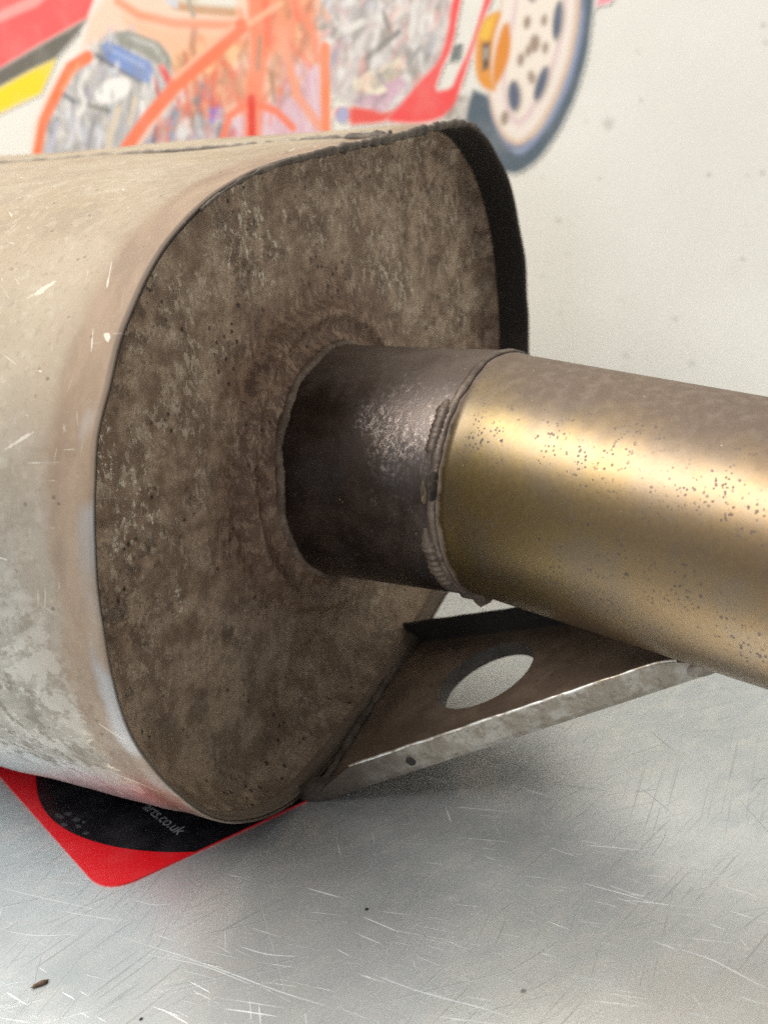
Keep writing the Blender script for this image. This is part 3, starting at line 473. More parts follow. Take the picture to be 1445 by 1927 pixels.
# ------------------------------------------------------------------ the faded car print on the wall
poster = empty('car_print', W3(WALL_S, .1, -.1), 'faded red cutaway car print with cream wheel on the wall', 'wall print')
PM = mat_print()
from mathutils.geometry import tessellate_polygon
def smooth_poly(pts):
    out = []; n = len(pts)
    for i in range(n):
        a, b = pts[i], pts[(i+1) % n]
        out += [(a[0]*.8+b[0]*.2, a[1]*.8+b[1]*.2), (a[0]*.2+b[0]*.8, a[1]*.2+b[1]*.8)]
    return out
import numpy as np
PX = .00027
gx = np.arange(-.372, .125, .00075); gy = np.arange(.105, .292, .00075)
GX, GY = np.meshgrid(gx, gy); RGB = np.ones(GX.shape+(3,))*np.array((.845, .825, .765)); ALP = np.zeros(GX.shape); IDS = np.zeros(GX.shape, int); NAMES = ['bodywork_print']; CUR = [0]
def segdist(x, y, a, b_):
    ux, uy = b_[0]-a[0], b_[1]-a[1]; l2 = ux*ux+uy*uy+1e-15; t = np.clip(((x-a[0])*ux+(y-a[1])*uy)/l2, 0, 1)
    return np.hypot(x-a[0]-t*ux, y-a[1]-t*uy)
def lay(pts, pad, fn, col, soft, alpha):
    xs = [q[0] for q in pts]; ys = [q[1] for q in pts]
    i0, i1 = np.searchsorted(gx, (min(xs)-pad, max(xs)+pad)); j0, j1 = np.searchsorted(gy, (min(ys)-pad, max(ys)+pad))
    if i0 >= i1 or j0 >= j1: return
    sl = (slice(j0, j1), slice(i0, i1)); d = fn(GX[sl], GY[sl])            # signed distance, negative inside
    f = np.clip(.5-d/(1.6*soft*PX), 0, 1); f = f*f*(3-2*f)*alpha; c = np.array(srgb(col))
    RGB[sl] = RGB[sl]*(1-f[..., None])+c*f[..., None]; ALP[sl] = np.maximum(ALP[sl], f); IDS[sl] = np.where(f > .4, CUR[0], IDS[sl])
def polyd(pts):
    def fn(x, y):
        d = np.full(x.shape, 9.0); ins = np.zeros(x.shape, bool)
        for a, b_ in zip(pts, pts[1:]+pts[:1]):
            d = np.minimum(d, segdist(x, y, a, b_))
            ins ^= ((a[1] > y) != (b_[1] > y)) & (x < (b_[0]-a[0])*(y-a[1])/((b_[1]-a[1]) or 1e-12)+a[0])
        return np.where(ins, -d, d)
    return fn
def stroked(pts, w_):
    def fn(x, y):
        d = np.full(x.shape, 9.0)
        for a, b_ in zip(pts, pts[1:]): d = np.minimum(d, segdist(x, y, a, b_))
        return d-w_*PX/2
    return fn
rnd = random.Random(5)
for op in PAINT:
    if op[0] == 'p': lay(op[1], 1.5*op[3]*PX, polyd(list(op[1])), op[2], op[3], op[4])
    elif op[0] == 's': lay(op[1], (op[2]+2*op[4])*PX, stroked(op[1], op[2]), op[3], op[4], op[5])
    else:
        _, poly, pal, n_, ang, spr, l0, l1, w0, w1, al = op; xs = [q[0] for q in poly]; ys = [q[1] for q in poly]; k = 0; fn = polyd(list(poly))
        while k < n_:
            x, y = rnd.uniform(min(xs), max(xs)), rnd.uniform(min(ys), max(ys))
            if fn(np.array([x]), np.array([y]))[0] > 0: continue
            k += 1; a = radians(rnd.gauss(ang, spr)); l = rnd.uniform(l0, l1)*PX/2; bend = rnd.gauss(0, .25)*l
            pts = [(x-cos(a)*l, y-sin(a)*l), (x-sin(a)*bend, y+cos(a)*bend), (x+cos(a)*l, y+sin(a)*l)]
            w_ = rnd.uniform(w0, w1)*1.7; j = rnd.uniform(.93, 1.05); lay(pts, (w_+8)*PX, stroked(pts, w_), [min(255, c*j) for c in rnd.choice(pal)], 6, al*rnd.uniform(.4, .9))
for nm, col, pts in PRINT:
    if nm not in NAMES: NAMES.append(nm)
    CUR[0] = NAMES.index(nm); q = list(pts) if nm in ('dark_stripe', 'yellow_stripe', 'red_panel') or len(pts) < 7 else smooth_poly(pts)
    lay(q, 10*PX, polyd(q), col, 7, 1)
ny, nx = GX.shape; cols4 = np.concatenate([RGB, np.ones((ny, nx, 1))], 2).astype(np.float32)
A_ok = np.minimum(np.minimum(ALP[:-1, :-1], ALP[1:, :-1]), np.minimum(ALP[:-1, 1:], ALP[1:, 1:])) > .03
for k_, nm in enumerate(NAMES):
    jj, ii = np.nonzero(A_ok & (IDS[:-1, :-1] == k_))
    if not len(jj): continue
    fl = np.stack([jj*nx+ii, jj*nx+ii+1, (jj+1)*nx+ii+1, (jj+1)*nx+ii], 1); used, inv = np.unique(fl, return_inverse=True); inv = inv.reshape(fl.shape)
    V_ = [W3(WALL_S-.0003, GY[u//nx, u % nx], GX[u//nx, u % nx]) for u in used.tolist()]
    bo = mesh_obj(nm, V_, [tuple(r_) for r_ in inv.tolist()], PM, poster, None, False)
    ca = bo.data.color_attributes.new('Col', 'FLOAT_COLOR', 'POINT'); ca.data.foreach_set('color', cols4.reshape(-1, 4)[used].ravel())

# ------------------------------------------------------------------ the sheet under the silencer
RED = mat_flat('red_vinyl', (.72, .004, .012), .38, .5); BLACK = mat_flat('black_vinyl', (.006, .006, .009), .22, .5); GREY = mat_flat('grey_ink', (.30, .30, .31), .5)
def prism(name, pts, z0, z1, mat, parent=None):
    n = len(pts); g = G(); b = [V((x, y, z0)) for x, y in pts]; t = [V((x, y, z1)) for x, y in pts]
    vs = b+t; fs = [tuple(range(n-1, -1, -1)), tuple(range(n, 2*n))]+[(i, (i+1) % n, n+(i+1) % n, n+i) for i in range(n)]
    return mesh_obj(name, vs, fs, mat, parent, [(v.x, v.y) for v in vs], False)
cn = V((-.0847, .2745)); e1 = (V((-.1304, .3415))-cn).normalized(); e2 = (V((-.0325, .3084))-cn).normalized()
def mp(a, b): q = cn+e1*a+e2*b; return (q.x, q.y)
r = .0105; arc = []
for i in range(9):                                        # rounded near corner, as a quadratic curve
    t = i/8; arc.append(mp(r*(1-t)**2, r*t*t))
sheet = empty('vinyl_sheet', (-.0847, .2745, 0), 'red and black printed sheet lying under the silencer on the bench', 'sheet')
prism('red_sheet', arc+[mp(0, .084), mp(.15, .084), mp(.15, 0)], .00002, .00045, RED, sheet)
def sm(pts, n=3):
    for _ in range(n):
        o = [pts[0]]
        for a, b in zip(pts, pts[1:]): o += [(a[0]*.75+b[0]*.25, a[1]*.75+b[1]*.25), (a[0]*.25+b[0]*.75, a[1]*.25+b[1]*.75)]
        pts = o+[pts[-1]]
    return pts
curve = sm([(-.1235,.360),(-.1181,.3382),(-.1149,.3271),(-.1114,.3193),(-.1059,.3109),(-.0971,.3024),(-.0851,.2952),(-.0724,.2908),(-.0622,.2893)], 2)
q1, q2, q3 = mp(.00006, .0270), mp(.00006, .0836), mp(.145, .0836)
blk = [p for p in curve[:-1]]+[q1, q2, q3, (-.13, .40)]
def tess_sheet(name, pts, z, mat, parent):
    tr = tessellate_polygon([[V((x, y, 0)) for x, y in pts]])
    fs = [tuple(t) for t in tr]; o = mesh_obj(name, [V((x, y, z)) for x, y in pts], fs, mat, parent, pts, False)
    bm = bmesh.new(); bm.from_mesh(o.data)
    for f in bm.faces:
        f.normal_update()
        if f.normal.z < 0: f.normal_flip()
    bm.to_mesh(o.data); bm.free(); return o
tess_sheet('black_panel', blk, .00048, BLACK, sheet)
fc = bpy.data.curves.new('lettering', 'FONT'); fc.body = 'arts.co.uk'; fc.size = .0054; fc.align_x = 'RIGHT'; fc.space_character = .96
fo = bpy.data.objects.new('lettering_curve', fc); COL.objects.link(fo)
bpy.context.view_layer.update()
me = bpy.data.meshes.new_from_object(fo.evaluated_get(bpy.context.evaluated_depsgraph_get())); bpy.data.objects.remove(fo)
tx = bpy.data.objects.new('lettering', me); COL.objects.link(tx); me.materials.clear(); me.materials.append(GREY); tx.parent = sheet
tx.location = (-.0682, .2982, .00051); tx.rotation_euler = (0, 0, atan2(-.0175, .0137))
smv = []; smf = []
for (x, y, a, b) in ((-.1055,.3145,.0012,.0035),(-.1030,.3152,.0010,.0028),(-.0998,.3116,.0014,.0022),(-.103,.3095,.0009,.0030),(-.0985,.3080,.0010,.002),(-.0955,.3040,.0008,.0022),(-.0972,.3098,.0007,.0014)):
    b0 = len(smv); th = .9
    for i in range(9):
        q = 2*pi*i/9; rr = 1+.22*sin(2*q+x*900)+.16*sin(5*q+y*700); u, v_ = cos(q)*a*rr*.8, sin(q)*b*rr*.55
        smv.append(V((x+u*cos(th)-v_*sin(th), y+u*sin(th)+v_*cos(th), .00051)))
    smf.append(tuple(range(b0, b0+9)))
mesh_obj('grey_smudge', smv, smf, mat_flat('grey_scuff', (.045, .045, .05), .6), sheet, None, False)

# ------------------------------------------------------------------ the silencer
exhaust = empty('exhaust_silencer', W3(.087, 0, -.2), 'dirty oval exhaust silencer with gold tinted outlet pipe lying on the bench', 'exhaust')
CAP, STUB, GOLD = mat_cap(), mat_stub(), mat_gold()
WELD = mat_weld(); WELD_D = mat_weld('dark_weld', (.075, .058, .046), (.165, .132, .105), .2, .65); SEAM = mat_weld('seam_weld', (.20, .165, .125), (.36, .31, .24), .15, .65)
OUT = [(-41,79),(-39,102),(-36,115),(-31,129),(-24,140),(-12,155),(7,168),(30,176),(53,179),(86,179.7),(118,179.7),(159,180.2),(180,176.5),(201,160),(212,137),(215,110),(213,89),(205,68),(188,49),(160,34.5),(126,21.5),(84,9),(48,3),(26,1.3),(12,3.5),(0,8.6),(-15,19),(-31,41),(-39,59)]
OUT = [(a/1000, b/1000) for a, b in OUT]
def crom(P, m_=16):
    n = len(P); o = []
    for i in range(n):
        p0, p1, p2, p3 = P[i-1], P[i], P[(i+1) % n], P[(i+2) % n]
        for k in range(m_):
            t = k/m_
            o.append(tuple(.5*(2*p1[j]+(p2[j]-p0[j])*t+(2*p0[j]-5*p1[j]+4*p2[j]-p3[j])*t*t+(3*p1[j]-p0[j]-3*p2[j]+p3[j])*t**3) for j in (0, 1)))
    return o
def resample(P, n):
    L = [0]
    for i in range(len(P)): a, b = P[i], P[(i+1) % len(P)]; L.append(L[-1]+hypot(b[0]-a[0], b[1]-a[1]))
    o = []; k = 0
    for i in range(n):
        t = L[-1]*i/n
        while L[k+1] < t: k += 1
        f = (t-L[k])/(L[k+1]-L[k]+1e-12); a, b = P[k], P[(k+1) % len(P)]; o.append((a[0]+(b[0]-a[0])*f, a[1]+(b[1]-a[1])*f))
    return o, L[-1]
NU = 260
RIM, PER = resample(crom(OUT), NU)
for _ in range(6): RIM = [((RIM[i-1][0]+2*RIM[i][0]+RIM[(i+1) % NU][0])/4, (RIM[i-1][1]+2*RIM[i][1]+RIM[(i+1) % NU][1])/4) for i in range(NU)]
def nrm(i):
    a, b = RIM[i-1], RIM[(i+1) % NU]; tx_, tz = b[0]-a[0], b[1]-a[1]; l = hypot(tx_, tz); return (-tz/l, tx_/l)
NR = [nrm(i) for i in range(NU)]                       # outward
if sum(NR[i][0]*(RIM[i][0]-.087)+NR[i][1]*(RIM[i][1]-.09) for i in range(NU)) < 0: NR = [(-a, -b) for a, b in NR]
def off(i, k): return (RIM[i][0]+NR[i][0]*k, RIM[i][1]+NR[i][1]*k)
# arc coordinate: 0 at the bottom of the near flank, growing upwards over the near side to the top and beyond
ib = min(range(NU), key=lambda i: RIM[i][1])
def arcu(i): return ((i-ib) % NU)/NU*PER
def s_arc(z): return min((arcu(i) for i in range(NU) if arcu(i) < .26), key=lambda u: abs(RIM[(ib+round(u/PER*NU)) % NU][1]-z))
SH = mat_shell()
LEN = .42
ds = [0, -.0012, -.003]+[-.003-.003*k for k in range(1, 16)]+[-.048-.012*k for k in range(1, 32)]
rows = []; uvs = []
def rimwob(i): return .0006*nz((RIM[i][0], RIM[i][1], 0), 70, 3)
for d in [.0, -.0125]:
    pass
# inner lip, rim edge, outer wall
ths = .0007
for d, k in ((-.012, -ths), (-.0004, -ths), (.0002, -.0005), (.0002, -.0002)):
    rows.append([W3(*off(i, k), d+rimwob(i)) for i in range(NU)]); uvs.append([(arcu(i), -d*0-.0005) for i in range(NU)])
for d in ds:
    f = min(1, -d/.03); rr = []
    for i in range(NU):
        p = (RIM[i][0], RIM[i][1], d); k = (.0010*nz(p, 22, 5)+.0003*nz(p, 90, 6))*f + (.0005*math.exp(-((d+.010)/.004)**2))*-1
        if RIM[i][1] < .006: k = min(k, 0)
        rr.append(W3(*off(i, k), d+rimwob(i)*max(0, 1+d/.01)))
    rows.append(rr); uvs.append([(arcu(i), min(d, -.0005)) for i in range(NU)])
g = G(); b0 = g.grid(rows, uvs, True)
# cut the arc seam cleanly: duplicate uv jump sits at the bottom, out of sight
g.fan(rows[-1], W3(.087, .09, ds[-1]-.006))
shell = g.build('shell', SH, exhaust)

# end plate: flange, fillet, flat, hole for the pipe
PC = (.0832, .0858); RP = .0359
PD = -.0165
rows = []; uvs = []
def caprow(fn):
    r_ = []; u_ = []
    for i in range(NU):
        s_, z_, d_ = fn(i); r_.append(W3(s_, z_, d_)); u_.append((s_-.087, z_-.09))
    rows.append(r_); uvs.append(u_)
def lowness(i): t = max(0, min(1, (.085-RIM[i][1])/.06)); return t*t*(3-2*t)
def FRW(i): return .006+.013*lowness(i)
def FRD(i): return .006+.0095*lowness(i)
caprow(lambda i: (*off(i, -.00075), -.0006+rimwob(i)))
caprow(lambda i: (*off(i, -.0013), -.0002+rimwob(i)))
caprow(lambda i: (*off(i, -.0016), -.0012))
for k in range(7):
    q = k/6*pi/2
    caprow(lambda i: (*off(i, -.0018-FRW(i)*(1-cos(q))), PD+FRD(i)-FRD(i)*sin(q)))
inner = [off(i, -.0018-FRW(i)) for i in range(NU)]
RC = RP+.0125
for k in range(1, 15):
    t = k/14
    def fn(i, t=t):
        a, b = inner[i]; q = atan2(b-PC[1], a-PC[0]); c_, e_ = PC[0]+cos(q)*RC, PC[1]+sin(q)*RC
        s_, z_ = a+(c_-a)*t, b+(e_-b)*t
        return (s_, z_, PD+.0007*nz((s_, z_, 0), 24, 9)*min(1, 4*t*(1-t)+.0)+.0012*t*t)
    caprow(fn)
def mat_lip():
    m = M('shade_painted_lip', .75, .1); p = m.obj(); z = m.sep(p)[2]; n1 = m.noise(p, 120, 6, .65)
    up_ = m.step(m.add(z, m.mul(m.add(n1, -.5), .04)), .05, .10)  # upper lip goes near-black: shade in the recess put into the colour
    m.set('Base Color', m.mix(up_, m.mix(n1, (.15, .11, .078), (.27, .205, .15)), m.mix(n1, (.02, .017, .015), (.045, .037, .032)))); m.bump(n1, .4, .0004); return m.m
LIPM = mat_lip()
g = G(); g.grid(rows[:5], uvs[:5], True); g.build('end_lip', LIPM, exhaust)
g = G(); g.grid(rows[4:], uvs[4:], True); cap = g.build('end_plate', CAP, exhaust)

# pipe axes
ang0 = atan2(N.y, N.x)
def dv(da, de): a = ang0+da; return V((cos(a)*cos(de), sin(a)*cos(de), sin(de)))
D1 = dv(-.0095, -.0102); D2 = dv(-.2164, -.0713)
P0 = W3(PC[0], PC[1], -.012); J = P0+D1*.0565; R2 = .0352
MN = (D1+D2).normalized()
def frame(d): x = d.cross(Z).normalized(); return x, x.cross(d)      # x horizontal, y up
NP = 128
QOFF = (pi if frame(D1)[0].dot(V((0, -1, 0))) > 0 else 0)-.9
def ring(P, d, R, plane=None, wob=0):
    x, y = frame(d); o = []
    for i in range(NP):
        q = 2*pi*i/NP+QOFF; p = P+x*cos(q)*R+y*sin(q)*R
        if plane is not None:                              # slide along d onto the plane
            p = p+d*((plane[0]-p).dot(plane[1])/d.dot(plane[1]))
        o.append(p)
    return o
def uvring(R, v): return [(2*pi*i/NP*R, v) for i in range(NP)]
# collar pressed out of the plate round the pipe
rows = []; uvs = []
prof = [(RC+.0014, PD+.0007), (RC+.0002, PD+.0022), (RC-.0010, PD+.0042), (RC-.0022, PD+.0058), (RC-.0036, PD+.0060), (RC-.0050, PD+.0050), (RC-.0068, PD+.0042), (RC-.0086, PD+.0046), (RC-.0102, PD+.0056), (RC-.0114, PD+.0068), (RP+.0002, PD+.0078), (RP-.001, PD+.0080)]
for r_, d_ in prof:
    ro = []; uo = []
    for i in range(NP):
        q = 2*pi*i/NP; wv = .0006*nz((cos(q)*.04, sin(q)*.04, d_), 60, 11); s_, z_ = PC[0]+cos(q)*(r_+wv), PC[1]+sin(q)*(r_+wv)
        ro.append(W3(s_, z_, d_+wv*.5)); uo.append((s_-.087, z_-.09))
    rows.append(ro); uvs.append(uo)
g = G(); g.grid(rows, uvs, True); g.build('pipe_collar', CAP, exhaust)
# first pipe
g = G(); rows = []; uvs = []
NL = 14
for k in range(NL+1):
    t = k/NL; base = P0+D1*(-.002); L = .0585*t
    r_ = ring(base+D1*L, D1, RP, None) if k < NL else ring(J, D1, RP, (J-MN*.0004, MN))
    if k >= NL-4 and k < NL:
        f = (k-(NL-4))/4.0; a = ring(base+D1*L, D1, RP); b = ring(J, D1, RP, (J-MN*.0004, MN)); start = ring(base+D1*(.0585*(NL-4)/NL), D1, RP)
        r_ = [start[i].lerp(b[i], f) for i in range(NP)]
    rows.append(r_); uvs.append(uvring(RP, L))
g.grid(rows, uvs, True); g.build('inlet_stub', STUB, exhaust)
# second pipe, open at its far end
g = G(); rows = []; uvs = []
st = ring(J, D2, RP-.0002, (J-MN*.0009, MN)); mid_ = ring(J+D2*.004, D2, R2, (J+MN*.0036, MN)); en = ring(J+D2*.165, D2, R2)
lip = ring(J, D2, R2-.0016, (J-MN*.0009, MN)); rows.append(lip); uvs.append(uvring(R2, 0))
for k in range(41):
    t = k/40; base_ = mid_ if k else st; rows.append([base_[i].lerp(en[i], max(0, (k-1)/39)) for i in range(NP)]); uvs.append(uvring(R2, .161*max(0, (k-1)/39)+(.0045 if k else 0)))
rows.append(ring(J+D2*.165, D2, R2-.0016)); uvs.append(uvring(R2, .166)); rows.append(ring(J+D2*.06, D2, R2-.0016)); uvs.append(uvring(R2, .2))
g.grid(rows, uvs, True); pipe = g.build('outlet_pipe', GOLD, exhaust)

# welds
x1, y1 = frame(D1)
pts = []; ups = []
for i in range(220):
    q = 2*pi*i/220; rad = x1*cos(q)+y1*sin(q); wv = .0007*sin(q*5+1)+.0006*sin(q*11)
    pts.append(P0+D1*(.0030+wv*.7)+rad*(RP+.0002)); ups.append(rad)
bead('collar_weld', pts, .0016, mat_weld('collar_weld_metal', (.13, .088, .064), (.26, .188, .138), .1, .7), exhaust, True, 10, .0017, .30, .25, 1, .8, ups)
def jring(q, shift=0, dr=0):
    rad = x1*cos(q)+y1*sin(q); p = J+rad*(RP+dr); p = p+D1*((J-p).dot(MN)/D1.dot(MN)); return p+MN*shift, rad
pts = []; ups = []
for i in range(300):
    q = 2*pi*i/300; p, rad = jring(q, -.0006+.0006*nz((cos(q), sin(q), 0), 3, 4), -.0002); pts.append(p); ups.append(rad)
bead('joint_weld', pts, .0013, WELD, exhaust, True, 10, .0014, .16, .4, 2, .45, ups)
# heavier runs over parts of the joint (near side): the angle runs from the bench side round the near side to the top
def run(name, q0, q1_, shift, r0, mat, seed, rip=.0017):
    pts = []; ups = []; n_ = max(20, int(abs(q1_-q0)*70))
    for i in range(n_): q = q0+(q1_-q0)*i/(n_-1); p, rad = jring(q, shift+.0004*nz((q, seed, 0), 4, seed), .0001); pts.append(p); ups.append(rad)
    bead(name, pts, lambda t: r0*(.35+.65*min(1, 6*t, 6*(1-t))), mat, exhaust, False, 10, rip, .34, .2, seed, .62, ups)
TOPQ = pi/2
# x horizontal = D1 x Z; find which sign faces the camera
SG = 0 if x1.dot(V((0, -1, 0))) > 0 else pi
def nearq(deg):      # deg above the horizontal on the near side
    a = radians(deg); return a if SG == 0 else pi-a
run('weld_run', nearq(24), nearq(52), -.0024, .0019, WELD, 5, .0014)
run('weld_run', nearq(-52), nearq(-6), -.0026, .0022, WELD, 6, .0022)
run('weld_run', nearq(-95), nearq(-55), -.0020, .0021, WELD, 7, .0025)
RUSTP = mat_weld('ochre_rust', (.07, .052, .032), (.20, .150, .09), .0, .85)
def blob(name, centre, rad, tang, a, b, h, mat, seed, parent=exhaust):
    t2 = rad.cross(tang).normalized(); rows = []
    for j in range(9):
        f = j/8; rr = []
        for i in range(22):
            q = 2*pi*i/22; u, v_ = cos(q)*a*f, sin(q)*b*f; hh = h*(1-f*f)*(1+.2*nz((u, v_, 0), 500, seed))-.0008*f*f-.0006
            k = 1+.16*nz((cos(q), sin(q), 0), 1.7, seed); rr.append(centre+tang*u*k+t2*v_*k+rad*hh)
        rows.append(rr)
    g = G(); g.grid(rows[1:], None, True); g.fan(rows[1], centre+rad*h); return g.build(name, mat, parent)
p, rad = jring(nearq(10), -.0034, .0002); blob('rust_patch', p, rad, MN, .0036, .0075, .0008, RUSTP, 3)
p, rad = jring(nearq(13), -.0004, .0002); blob('rust_patch', p, rad, MN, .0018, .0055, .0022, mat_weld('dark_rust', (.018, .014, .010), (.06, .045, .03), 0, .9), 8)
p, rad = jring(nearq(-66), .0012, .0002); blob('weld_drip', p, rad, MN, .0042, .0046, .0030, WELD, 5)

# weld along the top of the rim, lumpy
idx = [i for i in range(NU) if RIM[i][1] > .172 and .015 < RIM[i][0] < .192]
idx.sort(key=lambda i: RIM[i][0])
pts = []; 
for a, b in zip(idx, idx[1:]):
    for k in range(4):
        t = k/4; p = off(a, -.0008); q = off(b, -.0008); pts.append(W3(p[0]+(q[0]-p[0])*t, p[1]+(q[1]-p[1])*t, .0003))
bead('rim_weld', pts, lambda t: .0004+.0011*min(1, 1.6*t)*min(1, 6*(1-t)), WELD_D, exhaust, False, 9, .0047, .30, .8, 4, 1.0)
# long seam along the top of the shell
it = min(range(NU), key=lambda i: abs(RIM[i][0]-.118)+(10 if RIM[i][1] < .1 else 0)); sx_, sz_ = RIM[it]
pts = [W3(sx_+.0006*nz((0, k*.001, 0), 60, 2), sz_+.0001, -.001-k*.0011) for k in range(375)]
bead('shell_seam', pts, lambda t: .0010+.0007*max(0, 1-t*7), SEAM, exhaust, False, 8, .004, .25, .45, 9, .9)
pts = [W3(sx_-.0022+.0004*nz((0, k*.001, 0), 80, 3), sz_-.0001, -.002-k*.0012) for k in range(90)]
bead('seam_weld', pts, lambda t: .0007+.0009*max(0, 1-t*1.3), WELD_D, exhaust, False, 8, .0034, .3, 1.1, 11, .8)

# bracket: pressed channel with a hole, welded between end plate and pipe
BA = V((-.02867, .30835, .0010)); AX = V((.89173, -.24973, .37744)); AY = V((.24153, .96788, .06976)); NB = V((-.38273, .02896, .9234))
def bp(a, b, h=0): return BA+AX*a+AY*b+NB*h
bracket = exhaust
BASE = mat_bracket('dirty_bracket', (.12, .082, .058), (.19, .138, .10), (.10, .07, .05), .6, .15, .8)
def mat_flange():
    m = M('worn_zinc', .5, .3); p = m.obj(); n1 = m.noise(p, 110, 8, .7); n2 = m.noise(p, 520, 7, .7)
    c = m.mix(m.step(n1, .42, .58), (.27, .235, .185), (.39, .365, .32)); c = m.mix(m.mul(m.step(n2, .50, .60), .6), c, (.15, .11, .078))
    c = m.mix(m.mul(m.step(m.noise(p, 260, 6), .52, .66), .45), c, (.50, .485, .45))
    d = m.add(m.dist(p, tuple(BA)), m.mul(m.add(n1, -.5), .03)); c = m.mix(m.step(d, .052, .012), c, m.mix(n2, (.04, .029, .022), (.10, .075, .055)))
    m.set('Base Color', c); m.bump(m.add(m.mul(n2, .6), m.mul(n1, .5)), .5, .0003); return m.m
FLG = mat_flange()
HC = (.0503, .0386); HR = .0163; TH = .0018
# base outline (a,b): near edge, pipe end, far edge, plate end
def edge_far(a): return 77.5+(52.5-77.5)*(a-18.2)/(75.9-18.2)
ol = []
def seg(p, q, n_): 
    for k in range(n_): ol.append((p[0]+(q[0]-p[0])*k/n_, p[1]+(q[1]-p[1])*k/n_))
A_, B_, C_, D_ = (-.002, .0012), (.1165, .0012), (.100, edge_far(100)/1000), (.0155, edge_far(15.5)/1000)
seg(A_, B_, 40); seg(B_, C_, 14); seg(C_, D_, 34); seg(D_, A_, 24)
def base_rows(h):
    rr = []
    for k in range(0, 9):
        t = k/8; row = []
        for (a, b) in ol:
            q = atan2(b-HC[1], a-HC[0]); c_, e_ = HC[0]+cos(q)*HR, HC[1]+sin(q)*HR; tt = t**.8
            x_, y_ = a+(c_-a)*tt, b+(e_-b)*tt; row.append(bp(x_, y_, h))
        rr.append(row)
    return rr
g = G(); top = base_rows(0); bot = base_rows(-TH)
hole = []
for k in range(1, 5):                                       # hole lip turned down
    f = k/4; row = []
    for (a, b) in ol:
        q = atan2(b-HC[1], a-HC[0]); rr = HR-.0006*sin(f*pi/2); row.append(bp(HC[0]+cos(q)*rr, HC[1]+sin(q)*rr, -.0045*f))
    hole.append(row)
out_lip = []
for row, f in ((hole[-1], 1),):
    pass
back = [[bp(HC[0]+cos(q)*(HR+.0012), HC[1]+sin(q)*(HR+.0012), h) for q in [atan2(b-HC[1], a-HC[0]) for a, b in ol]] for h in (-.0045, -TH)]
g.grid(top, None, True); g.grid(back[1:]+bot[:-1][::-1]+top[:1], None, True); g.build('bracket_base', BASE, exhaust)
g = G(); g.grid([top[-1]]+hole+back, None, True); g.build('hole_lip', mat_bracket('shaded_hole_lip', (.05, .043, .037), (.09, .077, .066), (.06, .05, .042), .6, .2, .5), exhaust)  # shade on the hole wall put into a darker steel colour
def flange(name, p, q, sgn, h, mat, t0=0, t1=0, th=.0016, prof=None):
    """strip of sheet standing up from the base along p-q, with a rolled bottom bend and thickness"""
    rows = []; n_ = 60
    side = V((0, 0, 0)); 
    for k in range(n_+1):
        t = k/n_; a = p[0]+(q[0]-p[0])*t; b = p[1]+(q[1]-p[1])*t
        hh = h*(prof(t) if prof else 1)*(1+.04*nz((a, b, 0), 160, 13))
        o = AY*sgn
        ring_ = [bp(a, b, -TH*.6)-o*.0005, bp(a, b, -TH)+o*.0002, bp(a, b, -TH*.7)+o*.0012, bp(a, b, .0004)+o*.0018, bp(a, b, hh*.5)+o*.0020, bp(a, b, hh)+o*.0021,
                 bp(a, b, hh+.0002)+o*(.0021-th*.5), bp(a, b, hh)+o*(.0021-th), bp(a, b, hh*.5)+o*(.0020-th), bp(a, b, .0006)+o*(.0017-th)]
        rows.append(ring_)
    g = G(); g.grid(rows, None, True); g.fan(rows[0], sum(rows[0], V((0, 0, 0)))/10); g.fan(rows[-1], sum(rows[-1], V((0, 0, 0)))/10)
    return g.build(name, mat, exhaust, False)
def taper(t): return .30+.70*min(1, t/.10)**.8 if t < .10 else 1 if t < .88 else max(.15, 1-((t-.88)/.12)**2*.85)
flange('bracket_flange', (.0030, .0012), (.1215, .0012), -1, .0068, FLG, prof=taper)
flange('bracket_flange', (.0165, edge_far(16.5)/1000), (.098, edge_far(98)/1000), 1, .0075, mat_bracket('shaded_bracket_flange', (.016, .013, .012), (.03, .025, .021), (.028, .02, .016), .75, .05, .5))  # far flange in shade, put into its near-black colour
# worn cut edge along the near flange, its glint put into the pale colour
EDGE = M('worn_glint_edge', .4, .7); EDGE.set('Base Color', EDGE.mix(EDGE.step(EDGE.noise(EDGE.obj(), 160, 6, .7), .40, .60), (.30, .25, .19), (.66, .65, .62)))
pts = [bp(.0155+(.114-.0155)*k/120, .0012-.0013, .0068*taper((.0125+(.1110-.0125)*k/120)/.1185)*(1+.04*nz((.0155+(.114-.0155)*k/120, .0012, 0), 160, 13))+.0001) for k in range(121)]
bead('worn_edge_glint', pts, .00055, EDGE.m, exhaust, False, 6, .004, .1, .3, 31)
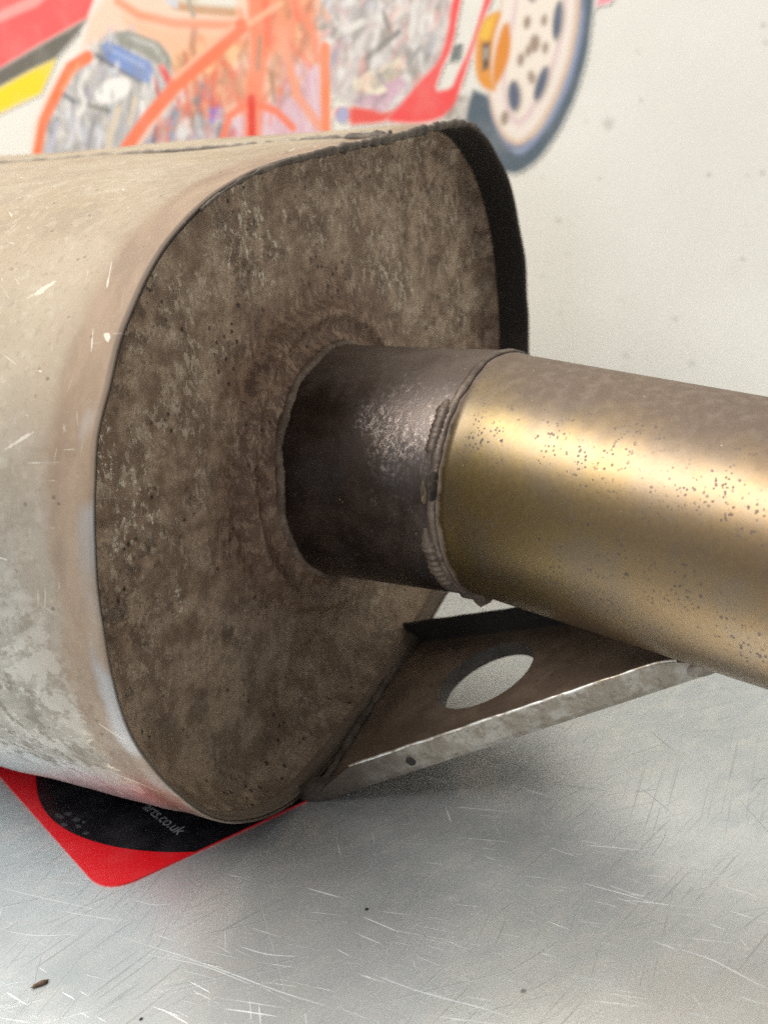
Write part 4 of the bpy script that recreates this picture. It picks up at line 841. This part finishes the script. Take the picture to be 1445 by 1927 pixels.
# welds of the bracket
pts = [bp(a*.001, .0-.0018+0*a, .0036+.0000*a) for a in range(0, 1)]
wp = bp(.1195, -.0008, .0030); blob('weld_drip', wp, (NB*.5-AY*.8).normalized(), AX, .0050, .0034, .0022, mat_weld('bracket_weld', (.20, .17, .14), (.34, .30, .26), .3, .5), 15)
wp = bp(.1240, .0006, .0010); blob('weld_drip', wp, (NB*.2-AY*.9).normalized(), AX, .0042, .0032, .0022, WELD, 16)
wp = bp(.0005, .0005, .0022); blob('weld_drip', wp, (NB*.4-AY*.9).normalized(), AX, .0085, .0036, .0013, mat_weld('bracket_end_weld', (.04, .030, .024), (.085, .065, .05), .1, .7), 17)
pts = [bp(.001+(.0165-.001)*k/60, .006+(edge_far(16.5)/1000-.006)*k/60, .0006+.0004*nz((k, 0, 0), .3, 1)) for k in range(61)]
bead('bracket_weld', pts, .0013, WELD_D, exhaust, False, 8, .003, .3, .5, 21)
blob('black_spot', bp(.0335, -.00085, .0030), (-AY*.98+NB*.1).normalized(), AX, .0030, .0034, .0008, mat_weld("black_grease", (.012, .010, .009), (.03, .025, .02), 0, .7), 19)

# ------------------------------------------------------------------ crumbs on the bench
CR = mat_weld('rust_crumb', (.11, .065, .04), (.24, .16, .11), 0, .85); CB = mat_weld('black_grit', (.012, .011, .010), (.03, .028, .026), 0, .8)
def crumb(name, x, y, lx, ly, h, rot, mat, seed, label):
    rows = []
    for j in range(1, 6):
        ph = pi*j/6; row = []
        for i in range(12):
            q = 2*pi*i/12; k = 1+.55*nz((cos(q)*sin(ph), sin(q)*sin(ph), cos(ph)), 1.6, seed)
            u, v_ = cos(q)*sin(ph)*lx*k, sin(q)*sin(ph)*ly*k
            row.append(V((x+u*cos(rot)-v_*sin(rot), y+u*sin(rot)+v_*cos(rot), max(.00001, h*.5+cos(ph)*h*.5*k))))
        rows.append(row)
    g = G(); g.grid(rows, None, True); g.fan(rows[0], sum(rows[0], V((0, 0, 0)))/12+V((0, 0, h*.06))); g.fan(rows[-1], sum(rows[-1], V((0, 0, 0)))/12)
    return tag(g.build(name, mat), label, 'crumb')
crumb('rust_flake', -.0946, .2420, .0021, .0007, .0009, .5, CR, 3, 'small brown rust flake on the bench at the lower left')
crumb('grit_speck', -.0149, .2573, .00050, .00035, .0005, .2, CB, 5, 'black grit speck on the bench below the shadow of the silencer')
crumb('grit_speck', -.0678, .2268, .00045, .00030, .0004, .9, CB, 6, 'tiny dark grit speck right of the brown flake at the bottom edge')
